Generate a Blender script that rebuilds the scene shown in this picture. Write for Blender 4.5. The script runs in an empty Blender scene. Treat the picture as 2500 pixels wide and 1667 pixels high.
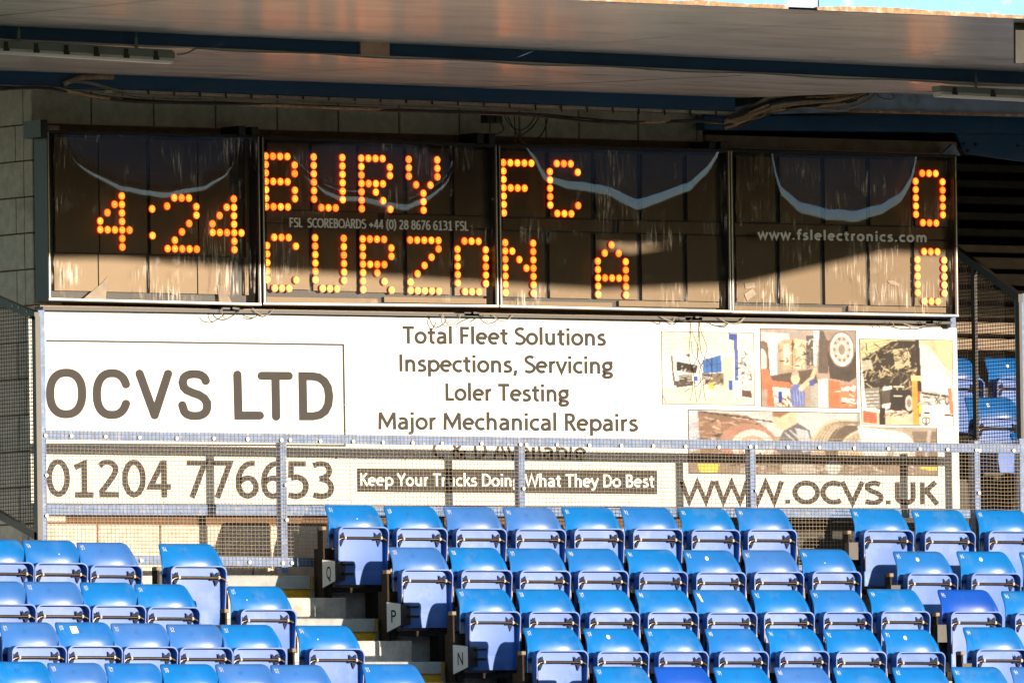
import bpy, math, random
import numpy as np
from mathutils import Vector, Matrix, noise
random.seed(7)
S = bpy.context.scene
# ------------------------------------------------------------------ camera, sky, sun, exposure
PSI = math.radians(35.0); FL = 31250.0; HZ = 2221.0; RHO = 0.014; DIST = 88.5
th = math.atan((HZ-833.5)/FL)
v_ = np.array([math.sin(PSI)*math.cos(th), math.cos(PSI)*math.cos(th), math.sin(th)])
r_ = np.array([math.cos(PSI), -math.sin(PSI), 0.0]); u_ = np.cross(r_, v_)
R_ = r_*math.cos(RHO)-u_*math.sin(RHO); U_ = u_*math.cos(RHO)+r_*math.sin(RHO)
CAM = np.array([0, 0, 5.6])-DIST*v_
def at(px, py, Y):            # a point measured on the photograph, set down at its own depth Y
    d = v_*FL+R_*(px-1250)-U_*(py-833.5); t = (Y-CAM[1])/d[1]; q = CAM+d*t
    return Vector((float(q[0]), float(q[1]), float(q[2])))
def atX(px, py, X):
    d = v_*FL+R_*(px-1250)-U_*(py-833.5); t = (X-CAM[0])/d[0]; q = CAM+d*t
    return Vector((float(q[0]), float(q[1]), float(q[2])))
cam = bpy.data.cameras.new('camera'); co = bpy.data.objects.new('camera', cam); S.collection.objects.link(co)
co.matrix_world = Matrix(((R_[0], U_[0], -v_[0], CAM[0]), (R_[1], U_[1], -v_[1], CAM[1]), (R_[2], U_[2], -v_[2], CAM[2]), (0, 0, 0, 1)))
cam.sensor_width = 36.0; cam.lens = 36.0*FL/2500.0; cam.clip_start = 1.0; cam.clip_end = 3000.0
S.camera = co
SUN = Vector((0.357, -1.0, 0.122)).normalized()      # towards the sun
w = bpy.data.worlds.new('World'); S.world = w; w.use_nodes = True
nt = w.node_tree; bg = nt.nodes['Background']
sky = nt.nodes.new('ShaderNodeTexSky'); sky.sky_type = 'NISHITA'; sky.sun_disc = False
sky.sun_elevation = math.asin(SUN.z); sky.sun_rotation = math.atan2(SUN.x, SUN.y)
sky.air_density = 1.0; sky.dust_density = 0.15; sky.ozone_density = 2.5
nt.links.new(sky.outputs[0], bg.inputs[0]); bg.inputs[1].default_value = 0.15
sl = bpy.data.lights.new('sun', 'SUN'); sl.energy = 4.1; sl.color = (1.0, 0.84, 0.66); sl.angle = math.radians(0.55)
so = bpy.data.objects.new('sun', sl); S.collection.objects.link(so); so.rotation_euler = (-SUN).to_track_quat('-Z', 'Y').to_euler()
S.view_settings.view_transform = 'Standard'; S.view_settings.look = 'None'; S.view_settings.exposure = 1.0; S.view_settings.gamma = 1.0
S.view_settings.use_curve_mapping = False
S.cycles.max_bounces = 8; S.cycles.transparent_max_bounces = 12

# ------------------------------------------------------------------ materials
def mat(name, col, rough=0.6, metal=0.0, var=0.12, nscale=9.0, bump=0.0, bscale=60.0, spec=0.5, dirt=None, dscale=3.0, damt=0.5, stretch=(1, 1, 1), attr=None, coat=0.0, croughness=.15):
    m = bpy.data.materials.new(name); m.use_nodes = True; t = m.node_tree; n = t.nodes; L = t.links
    b = n['Principled BSDF']; b.inputs['Roughness'].default_value = rough; b.inputs['Metallic'].default_value = metal
    b.inputs['Specular IOR Level'].default_value = spec
    if coat: b.inputs['Coat Weight'].default_value = coat; b.inputs['Coat Roughness'].default_value = croughness
    tc = n.new('ShaderNodeTexCoord'); mp = n.new('ShaderNodeMapping'); mp.inputs['Scale'].default_value = stretch
    geo = n.new('ShaderNodeNewGeometry'); L.new(geo.outputs['Position'], mp.inputs[0])
    no = n.new('ShaderNodeTexNoise'); no.inputs['Scale'].default_value = nscale; no.inputs['Detail'].default_value = 6; L.new(mp.outputs[0], no.inputs['Vector'])
    mr = n.new('ShaderNodeMapRange'); mr.inputs['From Min'].default_value = .3; mr.inputs['From Max'].default_value = .7
    mr.inputs['To Min'].default_value = 1-var; mr.inputs['To Max'].default_value = 1+var; L.new(no.outputs[0], mr.inputs[0])
    hs = n.new('ShaderNodeHueSaturation'); L.new(mr.outputs[0], hs.inputs['Value'])
    if attr:
        a = n.new('ShaderNodeAttribute'); a.attribute_name = attr; L.new(a.outputs['Color'], hs.inputs['Color'])
    else: hs.inputs['Color'].default_value = (*col, 1)
    out = hs.outputs[0]
    if dirt:
        n2 = n.new('ShaderNodeTexNoise'); n2.inputs['Scale'].default_value = dscale; n2.inputs['Detail'].default_value = 9; n2.inputs['Roughness'].default_value = .65; L.new(mp.outputs[0], n2.inputs['Vector'])
        r2 = n.new('ShaderNodeMapRange'); r2.inputs['From Min'].default_value = .52; r2.inputs['From Max'].default_value = .68; r2.inputs['To Max'].default_value = damt; L.new(n2.outputs[0], r2.inputs[0])
        mx = n.new('ShaderNodeMix'); mx.data_type = 'RGBA'; L.new(r2.outputs[0], mx.inputs['Factor']); L.new(out, mx.inputs['A']); mx.inputs['B'].default_value = (*dirt, 1); out = mx.outputs['Result']
    L.new(out, b.inputs['Base Color'])
    if bump:
        n3 = n.new('ShaderNodeTexNoise'); n3.inputs['Scale'].default_value = bscale; n3.inputs['Detail'].default_value = 5; L.new(mp.outputs[0], n3.inputs['Vector'])
        bp = n.new('ShaderNodeBump'); bp.inputs['Strength'].default_value = bump; bp.inputs['Distance'].default_value = .02; L.new(n3.outputs[0], bp.inputs['Height']); L.new(bp.outputs[0], b.inputs['Normal'])
    return m
def emis(name, col, st, base=(.3, .3, .05)):
    m = bpy.data.materials.new(name); m.use_nodes = True; b = m.node_tree.nodes['Principled BSDF']
    b.inputs['Base Color'].default_value = (*base, 1); b.inputs['Emission Color'].default_value = (*col, 1); b.inputs['Emission Strength'].default_value = st; b.inputs['Roughness'].default_value = .4
    return m
M = {}
M['block'] = mat('block_face', (.68, .585, .485), .9, var=.14, nscale=14, bump=.5, bscale=90, dirt=(.30, .23, .17), dscale=2.2, damt=.45)
M['mortar'] = mat('mortar', (.17, .10, .06), .95, bump=.4)
M['concrete'] = mat('concrete', (.54, .50, .45), .9, var=.28, nscale=9, bump=.45, bscale=70, dirt=(.24, .20, .16), dscale=7, damt=.6)
M['slab'] = mat('slab_concrete', (.36, .38, .38), .85, var=.14, nscale=12, bump=.25, bscale=80, dirt=(.25, .24, .22), dscale=6, damt=.4)
M['yellow'] = mat('yellow_nosing', (.72, .38, .015), .7, var=.2, nscale=20, stretch=(1, 1, 5))
M['white'] = mat('sign_white', (.76, .74, .70), .7, spec=.2, var=.02, nscale=3, dirt=(.55, .5, .42), dscale=6, damt=.25)
M['black_print'] = mat('black_print', (.032, .028, .025), .62, var=.1, spec=.28)
M['white_print'] = mat('white_print', (.8, .8, .78), .45, var=.03)
M['print'] = mat('photo_print', (1, 1, 1), .7, var=.05, nscale=60, attr='col', spec=.2)
M['blue_paint'] = mat('blue_paint_worn', (.11, .19, .37), .5, var=.25, nscale=25, dirt=(.36, .38, .42), dscale=18, damt=.6, spec=.4)
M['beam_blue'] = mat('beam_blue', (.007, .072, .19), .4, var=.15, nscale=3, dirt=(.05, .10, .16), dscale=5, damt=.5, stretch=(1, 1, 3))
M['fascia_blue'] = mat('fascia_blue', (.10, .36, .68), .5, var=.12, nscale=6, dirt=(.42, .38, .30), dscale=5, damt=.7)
M['rust'] = mat('rusty_edge', (.38, .22, .11), .85, var=.3, nscale=30, dirt=(.6, .55, .48), dscale=16, damt=.9, bump=.4)
M['soffit'] = mat('soffit_sheet', (.66, .59, .53), .21, var=.2, nscale=2.4, stretch=(.5, 1.6, 1), dirt=(.30, .25, .22), dscale=2.2, damt=.7, bump=.06, bscale=2.6, spec=.7)
M['blue_grey'] = mat('blue_grey_panel', (.26, .36, .54), .45, var=.2, nscale=8, dirt=(.1, .09, .09), dscale=9, damt=.5)
M['dark_steel'] = mat('dark_steel', (.022, .018, .016), .42, metal=.25, var=.25, nscale=30, spec=.6)
M['dull_steel'] = mat('dull_steel', (.03, .022, .017), .7, var=.3, nscale=30, spec=.15)
M['bronze'] = mat('tube_bronze_gloss', (.10, .07, .042), .24, metal=.8, var=.2, nscale=40, spec=.7)
M['case'] = mat('cabinet_black', (.010, .009, .008), .45, var=.2)
M['module'] = mat('led_module_board', (.050, .030, .017), .37, var=.2, nscale=16, dirt=(.05, .035, .025), dscale=5, damt=.4, spec=1.0)
M['module'].node_tree.nodes['Principled BSDF'].inputs['Specular Tint'].default_value = (1.0, .78, .55, 1)
M['slot'] = mat('slot_dark', (.02, .017, .015), .7)
M['alu'] = mat('aluminium_trim', (.42, .38, .33), .35, metal=.7, var=.15, nscale=30)
M['wire'] = mat('galvanised_wire', (.46, .37, .27), .5, metal=.1, var=.15, nscale=50)
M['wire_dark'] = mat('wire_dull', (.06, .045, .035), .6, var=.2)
M['washer'] = mat('washer', (.66, .60, .50), .4, metal=.1, var=.12, nscale=60)
M['cable'] = mat('black_cable', (.02, .016, .014), .45, var=.2)
M['cable_brown'] = mat('dusty_cable', (.42, .29, .18), .7, var=.3, nscale=30)
M['cable_grey'] = mat('grey_cable', (.30, .27, .23), .6, var=.2)
M['lamp_body'] = mat('lamp_body_grey', (.22, .24, .22), .5, var=.12)
M['lamp_diff'] = mat('lamp_diffuser', (.66, .63, .57), .35, var=.06)
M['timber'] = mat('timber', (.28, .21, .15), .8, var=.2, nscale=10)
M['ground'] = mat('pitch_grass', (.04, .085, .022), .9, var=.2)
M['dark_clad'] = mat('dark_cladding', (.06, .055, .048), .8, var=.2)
M['far_stand'] = mat('far_stand', (.02, .02, .022), .8)
BL = [mat('seat_blue', (.003, .155, .50), .32, var=.06, nscale=5, spec=.5, dirt=(.07, .20, .44), dscale=6, damt=.55),
      mat('seat_blue_faded', (.035, .15, .47), .36, var=.07, nscale=5, spec=.5, dirt=(.10, .20, .48), dscale=3, damt=.45),
      mat('seat_blue_mid', (.010, .145, .48), .34, var=.06, nscale=6, spec=.5, dirt=(.07, .2, .5), dscale=4, damt=.4),
      mat('seat_blue_deep', (.004, .075, .46), .36, var=.04, nscale=5, spec=.5)]
M['pan'] = mat('seat_pan_blue', (.038, .135, .47), .47, var=.10, nscale=5, spec=.55, dirt=(.16, .25, .50), dscale=4, damt=.55)
M['navy'] = mat('clip_shadow_navy', (.004, .012, .05), .6, spec=.2)  # seat clips and the shadow round them, put into one dark navy shape
M['led'] = emis('led_lamp', (1.0, .31, .03), 2.2, base=(.62, .68, .12))
M['led_glow'] = emis('led_cluster_halo', (1.0, .065, .002), .7, base=(.16, .09, .03))  # red glow round the lamps, imitated by a dim emissive disc
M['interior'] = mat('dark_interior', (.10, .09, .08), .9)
def pane_mat():
    m = bpy.data.materials.new('polycarbonate_cover'); m.use_nodes = True; t = m.node_tree; n = t.nodes; L = t.links; n.clear()
    out = n.new('ShaderNodeOutputMaterial'); tr = n.new('ShaderNodeBsdfTransparent'); gl = n.new('ShaderNodeBsdfGlossy'); df = n.new('ShaderNodeBsdfPrincipled')
    tr.inputs[0].default_value = (.93, .92, .90, 1); gl.inputs['Roughness'].default_value = .03; gl.inputs['Color'].default_value = (.25, .44, 1.0, 1)
    df.inputs['Base Color'].default_value = (.75, .66, .55, 1); df.inputs['Roughness'].default_value = .42; df.inputs['Specular IOR Level'].default_value = .8
    fr = n.new('ShaderNodeFresnel'); fr.inputs[0].default_value = 1.62
    m1 = n.new('ShaderNodeMixShader'); m2 = n.new('ShaderNodeMixShader')
    ml = n.new('ShaderNodeMath'); ml.operation = 'MULTIPLY'; ml.inputs[1].default_value = 1.5; L.new(fr.outputs[0], ml.inputs[0])
    L.new(ml.outputs[0], m1.inputs[0]); L.new(tr.outputs[0], m1.inputs[1]); L.new(gl.outputs[0], m1.inputs[2])
    g = n.new('ShaderNodeNewGeometry')
    mp = n.new('ShaderNodeMapping'); mp.inputs['Scale'].default_value = (60, 60, 5); L.new(g.outputs['Position'], mp.inputs[0])
    a = n.new('ShaderNodeTexNoise'); a.inputs['Scale'].default_value = 1.0; a.inputs['Detail'].default_value = 4; a.inputs['Distortion'].default_value = .6; L.new(mp.outputs[0], a.inputs['Vector'])
    mpb = n.new('ShaderNodeMapping'); mpb.inputs['Scale'].default_value = (3.3, 3.3, 5.0); L.new(g.outputs['Position'], mpb.inputs[0])
    b = n.new('ShaderNodeTexNoise'); b.inputs['Scale'].default_value = 1.0; b.inputs['Detail'].default_value = 5; L.new(mpb.outputs[0], b.inputs['Vector'])
    ra = n.new('ShaderNodeMapRange'); ra.inputs['From Min'].default_value = .50; ra.inputs['From Max'].default_value = .68; L.new(a.outputs[0], ra.inputs[0])
    rb = n.new('ShaderNodeMapRange'); rb.inputs['From Min'].default_value = .50; rb.inputs['From Max'].default_value = .66; L.new(b.outputs[0], rb.inputs[0])
    mu = n.new('ShaderNodeMath'); mu.operation = 'MULTIPLY'; L.new(ra.outputs[0], mu.inputs[0]); L.new(rb.outputs[0], mu.inputs[1])
    ma = n.new('ShaderNodeMath'); ma.operation = 'MULTIPLY_ADD'; ma.inputs[1].default_value = .6; ma.inputs[2].default_value = .016; L.new(mu.outputs[0], ma.inputs[0])
    L.new(ma.outputs[0], m2.inputs[0]); L.new(m1.outputs[0], m2.inputs[1]); L.new(df.outputs[0], m2.inputs[2]); L.new(m2.outputs[0], out.inputs[0])
    return m
M['pane'] = pane_mat()
M['cover_glint'] = mat('reflection_patch', (.42, .34, .26), .6, var=.25)
M['scratch'] = mat('scratch_marks', (.8, .72, .62), .4)

# ------------------------------------------------------------------ mesh builder
class MB:
    def __init__(s): s.v = []; s.f = []
    def add(s, vs, fs):
        o = len(s.v); s.v += [tuple(q) for q in vs]; s.f += [tuple(i+o for i in f) for f in fs]; return s
    def box(s, x0, x1, y0, y1, z0, z1):
        x0, x1 = min(x0, x1), max(x0, x1); y0, y1 = min(y0, y1), max(y0, y1); z0, z1 = min(z0, z1), max(z0, z1)
        return s.add([(x0, y0, z0), (x1, y0, z0), (x1, y1, z0), (x0, y1, z0), (x0, y0, z1), (x1, y0, z1), (x1, y1, z1), (x0, y1, z1)],
                     [(0, 3, 2, 1), (4, 5, 6, 7), (0, 1, 5, 4), (1, 2, 6, 5), (2, 3, 7, 6), (3, 0, 4, 7)])
    def cbox(s, x0, x1, y0, y1, z0, z1, c=.006):       # front edges chamfered (front = low y)
        return s.add([(x0+c, y0, z0+c), (x1-c, y0, z0+c), (x1-c, y0, z1-c), (x0+c, y0, z1-c), (x0, y0+c, z0), (x1, y0+c, z0), (x1, y0+c, z1), (x0, y0+c, z1), (x0, y1, z0), (x1, y1, z0), (x1, y1, z1), (x0, y1, z1)],
                     [(0, 1, 2, 3), (0, 4, 5, 1), (1, 5, 6, 2), (2, 6, 7, 3), (3, 7, 4, 0), (4, 8, 9, 5), (5, 9, 10, 6), (6, 10, 11, 7), (7, 11, 8, 4), (8, 11, 10, 9)])
    def hexa(s, p):      # 8 corners, same order as box
        return s.add(p, [(0, 3, 2, 1), (4, 5, 6, 7), (0, 1, 5, 4), (1, 2, 6, 5), (2, 3, 7, 6), (3, 0, 4, 7)])
    def bar(s, a, b, wy, wz):      # slanted bar a->b with section wy (y) by wz (z), a/b = centre line
        a = Vector(a); b = Vector(b); c = []
        for z in (-wz/2, wz/2):
            c += [a+Vector((0, -wy/2, z)), b+Vector((0, -wy/2, z)), b+Vector((0, wy/2, z)), a+Vector((0, wy/2, z))]
        return s.hexa(c)
    def tube(s, pts, r, n=8, closed=False):
        pts = [Vector(p) for p in pts]; k = len(pts); o = len(s.v); prev = None
        for i, p in enumerate(pts):
            t = (pts[min(i+1, k-1)]-pts[max(i-1, 0)]).normalized()
            if prev is None: a = t.orthogonal().normalized()
            else: a = (prev-t*prev.dot(t)); a = a.normalized() if a.length > 1e-6 else t.orthogonal().normalized()
            prev = a; b = t.cross(a)
            for j in range(n):
                g = 2*math.pi*j/n; s.v.append(tuple(p+(a*math.cos(g)+b*math.sin(g))*r))
        for i in range(k-1):
            for j in range(n):
                q = o+i*n; s.f.append((q+j, q+(j+1) % n, q+n+(j+1) % n, q+n+j))
        s.f.append(tuple(o+j for j in reversed(range(n)))); s.f.append(tuple(o+(k-1)*n+j for j in range(n)))
        return s
    def prism(s, front, d):        # polygon (3-D points), extruded by vector d
        n = len(front); d = Vector(d); a = [Vector(p) for p in front]
        return s.add(a+[p+d for p in a], [tuple(range(n)), tuple(range(2*n-1, n-1, -1))]+[(i, i+n, (i+1) % n+n, (i+1) % n) for i in range(n)])
    def mesh(s, name, m, smooth=False, off=(0, 0, 0)):
        me = bpy.data.meshes.new(name); ox, oy, oz = off
        me.from_pydata([(x-ox, y-oy, z-oz) for x, y, z in s.v], [], s.f); me.materials.append(m)
        if smooth: me.polygons.foreach_set('use_smooth', [True]*len(me.polygons))
        me.update(); return me
def fixn(me):
    import bmesh
    b = bmesh.new(); b.from_mesh(me); bmesh.ops.recalc_face_normals(b, faces=b.faces[:]); b.to_mesh(me); b.free()
COL = S.collection
def worldoff(p):
    o = Vector((0, 0, 0))
    while p is not None: o += p.location; p = p.parent
    return o
def part(name, mb, m, parent, smooth=False, kind=None, label=None):
    me = mb.mesh(name, m, smooth, worldoff(parent)); fixn(me)
    o = bpy.data.objects.new(name, me); COL.objects.link(o); o.parent = parent
    if kind: o['kind'] = kind
    if label: o['label'] = label
    return o
def thing(name, loc, label, cat, group=None):
    o = bpy.data.objects.new(name, None); COL.objects.link(o); o.location = loc; o['label'] = label; o['category'] = cat
    if group: o['group'] = group
    return o
def solo(name, mb, m, label, cat, group=None, smooth=False):
    me = mb.mesh(name, m, smooth); fixn(me); o = bpy.data.objects.new(name, me); COL.objects.link(o); o['label'] = label; o['category'] = cat
    if group: o['group'] = group
    return o
def struct(name, mb, m, smooth=False):
    me = mb.mesh(name, m, smooth); fixn(me); o = bpy.data.objects.new(name, me); COL.objects.link(o); o['kind'] = 'structure'; return o
def smooth_path(pts, n=6):
    P = [Vector(p) for p in pts]; out = []
    for i in range(len(P)-1):
        p0 = P[max(i-1, 0)]; p1 = P[i]; p2 = P[i+1]; p3 = P[min(i+2, len(P)-1)]
        for k in range(n):
            t = k/n; out.append(.5*((2*p1)+(p2-p0)*t+(2*p0-5*p1+4*p2-p3)*t*t+(3*p1-p0-3*p2+p3)*t*t*t))
    out.append(P[-1]); return out

# ------------------------------------------------------------------ ground, terrace
g = MB(); g.add([(-1500, -1500, 0), (1500, -1500, 0), (1500, 1500, 0), (-1500, 1500, 0)], [(0, 1, 2, 3)]); struct('ground', g, M['ground'])
T = [3.949, 3.638, 3.331, 3.040, 2.755, 2.475, 2.20, 1.92, 1.64]; Y0 = -.70; DY = .775
def ry(k): return Y0-DY*k
tb = MB()
tb.box(-9.5, 9.5, Y0, 4.0, 1.2, T[0])
for k in range(1, 9): tb.box(-9.5, 9.5, ry(k), ry(k-1)-.0, 1.2, T[k])
terr = struct('terrace', tb, M['concrete'])
AX0, AX1 = -3.44, -2.19
for k in range(0, 6):
    hz = (T[k]+T[k+1])/2
    b = MB(); b.cbox(AX0, AX1+.05, ry(k)-.37, ry(k)-.002, T[k+1], hz, .008)
    part('half_step', b, M['concrete'], terr)
    b = MB(); b.box(AX0+.05, AX1-.004, ry(k)-.012, ry(k)-.001, hz+.002, hz+.066); part('yellow_riser', b, M['yellow'], terr)
    b = MB(); b.cbox(AX0+.02, AX1-.02, ry(k)-.045, ry(k)-.0015, hz+.067, T[k]+.004, .006); part('step_slab', b, M['slab'], terr)
    b = MB(); b.box(AX1-.018, AX1-.004, ry(k)-.043, ry(k)-.0015, hz+.067, T[k]+.004); part('yellow_edge', b, M['yellow'], terr)
# ------------------------------------------------------------------ block wall
WX0 = at(81, 600, 0).x; WXR = at(1716, 300, 0).x; WXL = at(1792, 1300, 0).x
WT = at(600, 232, 0).z
wall = thing('block_wall', (0, 0, T[0]), 'buff concrete block wall behind the scoreboard and the advertising sign', 'wall')
z_course = at(300, 309, 0).z           # underside of the visible upper course
CH, BLN = .2445, .505
b = MB(); b.box(WX0+.012, WXR-.01, .010, .20, at(600, 760, 0).z, WT-.01); b.box(WX0+.012, WXL-.01, .0101, .2, T[0], at(600, 760, 0).z-.001)
part('mortar', b, M['mortar'], wall)
def block(x0, x1, z0, z1, y0=0.0, side=False):
    b = MB(); j = random.uniform(-.002, .003)
    b.cbox(x0, x1, y0+j, y0+.1, z0, z1, .006); part('block', b, M['block'], wall)
xj = at(239, 1280, 0).x               # one measured vertical joint
rows = []; z = z_course; n = 0
while z+CH < WT+.3: rows.append((z, n)); z += CH; n += 1
z = z_course-CH; n = -1
while z > T[0]-CH: rows.append((z, n)); z -= CH; n -= 1
xup = at(224, 280, 0).x
for z, n in rows:
    vis_top = z >= z_course-.01; low = z+CH < at(600, 1200, 0).z; mid = at(600, 790, 0).z > z > at(600, 740, 0).z-CH
    xr = WXR if z > at(600, 780, 0).z else WXL
    ph = xup if n % 2 == 0 else xup+BLN/2
    if z < 5: ph = xj if n % 2 == 0 else xj+BLN/2
    x = ph-BLN*12
    while x < xr:
        a = max(x+.006, WX0); c = min(x+BLN-.006, xr)
        if c-a > .04 and (vis_top or low or mid or c < WX0+.6):
            block(a, c, max(z+.006, T[0]), min(z+CH-.006, WT))
        x += BLN
# the wall's left end turns the corner and runs back
b = MB(); b.box(WX0+.008, WX0+.02, .11, 3.2, T[0], WT); part('mortar', b, M['mortar'], wall)
for z, n in rows:
    y = .105 if n % 2 == 0 else -.155
    while y < 3:
        a = max(y+.006, .105); c = y+BLN*.8-.006
        if n % 2 and y < 0: c = .20
        b = MB(); b.box(WX0-.001, WX0+.1, a, c, max(z+.006, T[0]), min(z+CH-.006, WT))
        if c-a > .05 and z+CH > T[0]+.05: part('block', b, M['block'], wall)
        y = c+.006 if n % 2 == 0 or y > 0 else .206
b = MB(); b.box(-8.8, WX0-.1, .62, .8, T[0], at(60, 1296, .62).z)
solo('parapet_wall', b, M['concrete'], 'low pale sunlit parapet behind the left wing of the mesh fence', 'wall')
# ------------------------------------------------------------------ open bay on the right: dark back wall with ledges, timber lintel
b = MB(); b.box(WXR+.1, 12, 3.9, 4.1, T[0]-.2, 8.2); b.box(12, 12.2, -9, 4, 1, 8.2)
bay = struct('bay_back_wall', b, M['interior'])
led = thing('concrete_ledges', (6, 3, T[0]), 'dark horizontal concrete ledges above the neighbouring seats in the right bay', 'ledges')
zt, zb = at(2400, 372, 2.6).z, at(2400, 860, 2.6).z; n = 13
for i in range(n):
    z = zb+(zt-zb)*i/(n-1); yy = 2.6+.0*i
    b = MB(); b.cbox(WXR+.3, 9, 2.3+.05*i, 3.8, z, z+(.085 if i < 6 else .055), .006); part('ledge', b, M['timber'] if i < 7 else M['dark_clad'], led)  # sun on the lower ledges is put into their paler material
b = MB(); p0 = at(1722, 328, -.02); p1 = at(2335, 376, -.02)
b.box(p0.x, p1.x, -.03, .06, p1.z, p0.z-.005)
solo('timber_lintel', b, M['timber'], 'dull beige timber lintel over the right half of the scoreboard', 'lintel')

# ------------------------------------------------------------------ roof
roof = thing('stand_roof', (0, -4, 7.4), 'stand roof with worn cream soffit sheets, dark blue beams and sunlit pale blue fascia', 'roof')
def L3(x0, y0, x1, y1, Y, xs):        # points on a photo line, at depth Y, for the given x positions
    return [at(x, y0+(y1-y0)*(x-x0)/(x1-x0), Y) for x in xs]
XS = [-900, 1650, 6900]
YF, YB1, YB2 = -8.0, -4.0, -.5
fb = L3(1650, 12, 2500, 47, YF, XS); j1 = L3(0, 64, 2500, 177, YB1-.06, XS); b1b = L3(0, 96, 2500, 208, YB1-.06, XS)
def sheet(mb, A, B, t=.03):
    for i in range(len(A)-1):
        q = [A[i], A[i+1], B[i+1], B[i]]; mb.prism(q, (0, 0, t))
# soffit split in sheets with fine joints
def onl(A, B, X): return A+(B-A)*((X-A.x)/(B.x-A.x))
def soffit(A0, A1, B0, B1, xa, xb, n):
    for i in range(n):
        e = .0025; s0, s1 = xa+(xb-xa)*i/n+e, xa+(xb-xa)*(i+1)/n-e
        q = [onl(A0, A1, s0), onl(A0, A1, s1), onl(B0, B1, s1), onl(B0, B1, s0)]
        b = MB(); dz = random.uniform(-.002, .002); N = 10
        vs = []; fs = []
        for a in range(N+1):
            for c in range(N+1):
                p = q[0].lerp(q[1], a/N).lerp(q[3].lerp(q[2], a/N), c/N); p = p.copy(); p.z += dz+.004*noise.noise(Vector((p.x*.9, p.y*1.5, 3)))*(1 if 0 < c < N else 0)
                vs.append(p)
        for a in range(N):
            for c in range(N): k = a*(N+1)+c; fs.append((k, k+N+1, k+N+2, k+1))
        b.add(vs, fs); part('soffit_sheet', b, M['soffit'], roof, smooth=True)
soffit(fb[0], fb[2], j1[0], j1[2], -12.0, 13.8, 11)
b2t = L3(0, 174, 1650, 233, YB2-.05, XS); b1bb = L3(0, 99, 2500, 211, YB1+.06, XS)
soffit(b1bb[0], b1bb[2], b2t[0], b2t[2], -12.0, at(1800, 240, YB2).x, 6)
soffit(b1bb[0], b1bb[2], at(2080, 225, YB2), at(3400, 275, YB2), at(1800, 240, YB2).x+.01, 13.8, 4)
# roof deck above
b = MB(); b.box(-12, 14, YF, 4.1, 7.75, 7.85); part('roof_deck', b, M['dark_clad'], roof)
# beam 1 with gap plate
def beam(name, x0, x1, ya, yb, lt, lb, m, th=.12):
    A = L3(*lt, ya, [x0, x1]); B = L3(*lb, ya, [x0, x1]); d = (0, th, 0)
    b = MB(); b.prism([A[0], A[1], B[1], B[0]], d); part(name, b, m, roof)
lt, lb = (0, 60, 2500, 173), (0, 94, 2500, 206)
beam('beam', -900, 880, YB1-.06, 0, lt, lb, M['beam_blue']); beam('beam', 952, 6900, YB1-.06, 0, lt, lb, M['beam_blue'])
beam('splice_plate', 881, 951, YB1-.075, 0, lt, (0, 97, 2500, 210), mat('splice_plate_warm_light', (.85, .52, .40), .5, var=.15), .10)  # warm light on the plate is put into its pinkish base colour
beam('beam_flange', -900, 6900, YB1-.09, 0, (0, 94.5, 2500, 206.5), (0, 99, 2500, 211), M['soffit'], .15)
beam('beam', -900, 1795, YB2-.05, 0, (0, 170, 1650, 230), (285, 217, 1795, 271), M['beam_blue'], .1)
# blue-grey plate and beam 3 on the right
A = [at(1795, 262, YB2), at(2000, 222, YB2), at(2140, 206, YB2), at(3400, 262, YB2), at(3400, 315, YB2), at(2100, 272, YB2), at(1795, 282, YB2)]
b = MB(); b.prism(A, (0, .04, 0)); part('web_panel', b, M['blue_grey'], roof)
beam('rusty_lip', 2080, 3400, YB2-.02, 0, (2080, 269, 2500, 279), (2080, 274, 2500, 285), M['rust'], .05)
beam('beam', 1720, 3400, -.15, 0, (1720, 284, 2500, 281), (1720, 317, 2500, 325), M['beam_blue'], .1)
# rear closure above wall
b = MB(); b.box(-12, 12, .0, .2, WT+.002, 7.76); part('wall_plate', b, M['dark_clad'], roof)
# fascia
A = L3(1650, 12, 2500, 47, YF-.03, [-900, 1922]); b = MB()
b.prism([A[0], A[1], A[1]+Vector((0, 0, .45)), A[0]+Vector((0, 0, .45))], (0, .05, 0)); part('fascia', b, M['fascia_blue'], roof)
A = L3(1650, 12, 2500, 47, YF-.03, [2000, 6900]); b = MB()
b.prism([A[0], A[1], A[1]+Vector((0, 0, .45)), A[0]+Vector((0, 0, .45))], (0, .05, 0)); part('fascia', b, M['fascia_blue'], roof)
A = L3(1650, 11, 2500, 46, YF-.02, [1920, 2002]); b = MB()
b.prism([A[0]+Vector((0, 0, .012)), A[1]+Vector((0, 0, .012)), A[1]+Vector((0, 0, .44)), A[0]+Vector((0, 0, .44))], (0, .02, 0)); part('fascia_joint', b, M['blue_grey'], roof)
for x0, x1 in ((-900, 1925), (1996, 6900)):
    A = L3(1650, 11.5, 2500, 46.5, YF-.045, [x0, x1]); N = 60; b = MB(); up = []; 
    for i in range(N+1):
        p = A[0].lerp(A[1], i/N); up.append(p+Vector((0, 0, .020+.016*random.random())))
    for i in range(N):
        p = A[0].lerp(A[1], i/N); q = A[0].lerp(A[1], (i+1)/N); b.prism([p, q, up[i+1], up[i]], (0, .012, 0))
    part('rusty_lip', b, M['rust'], roof)
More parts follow.
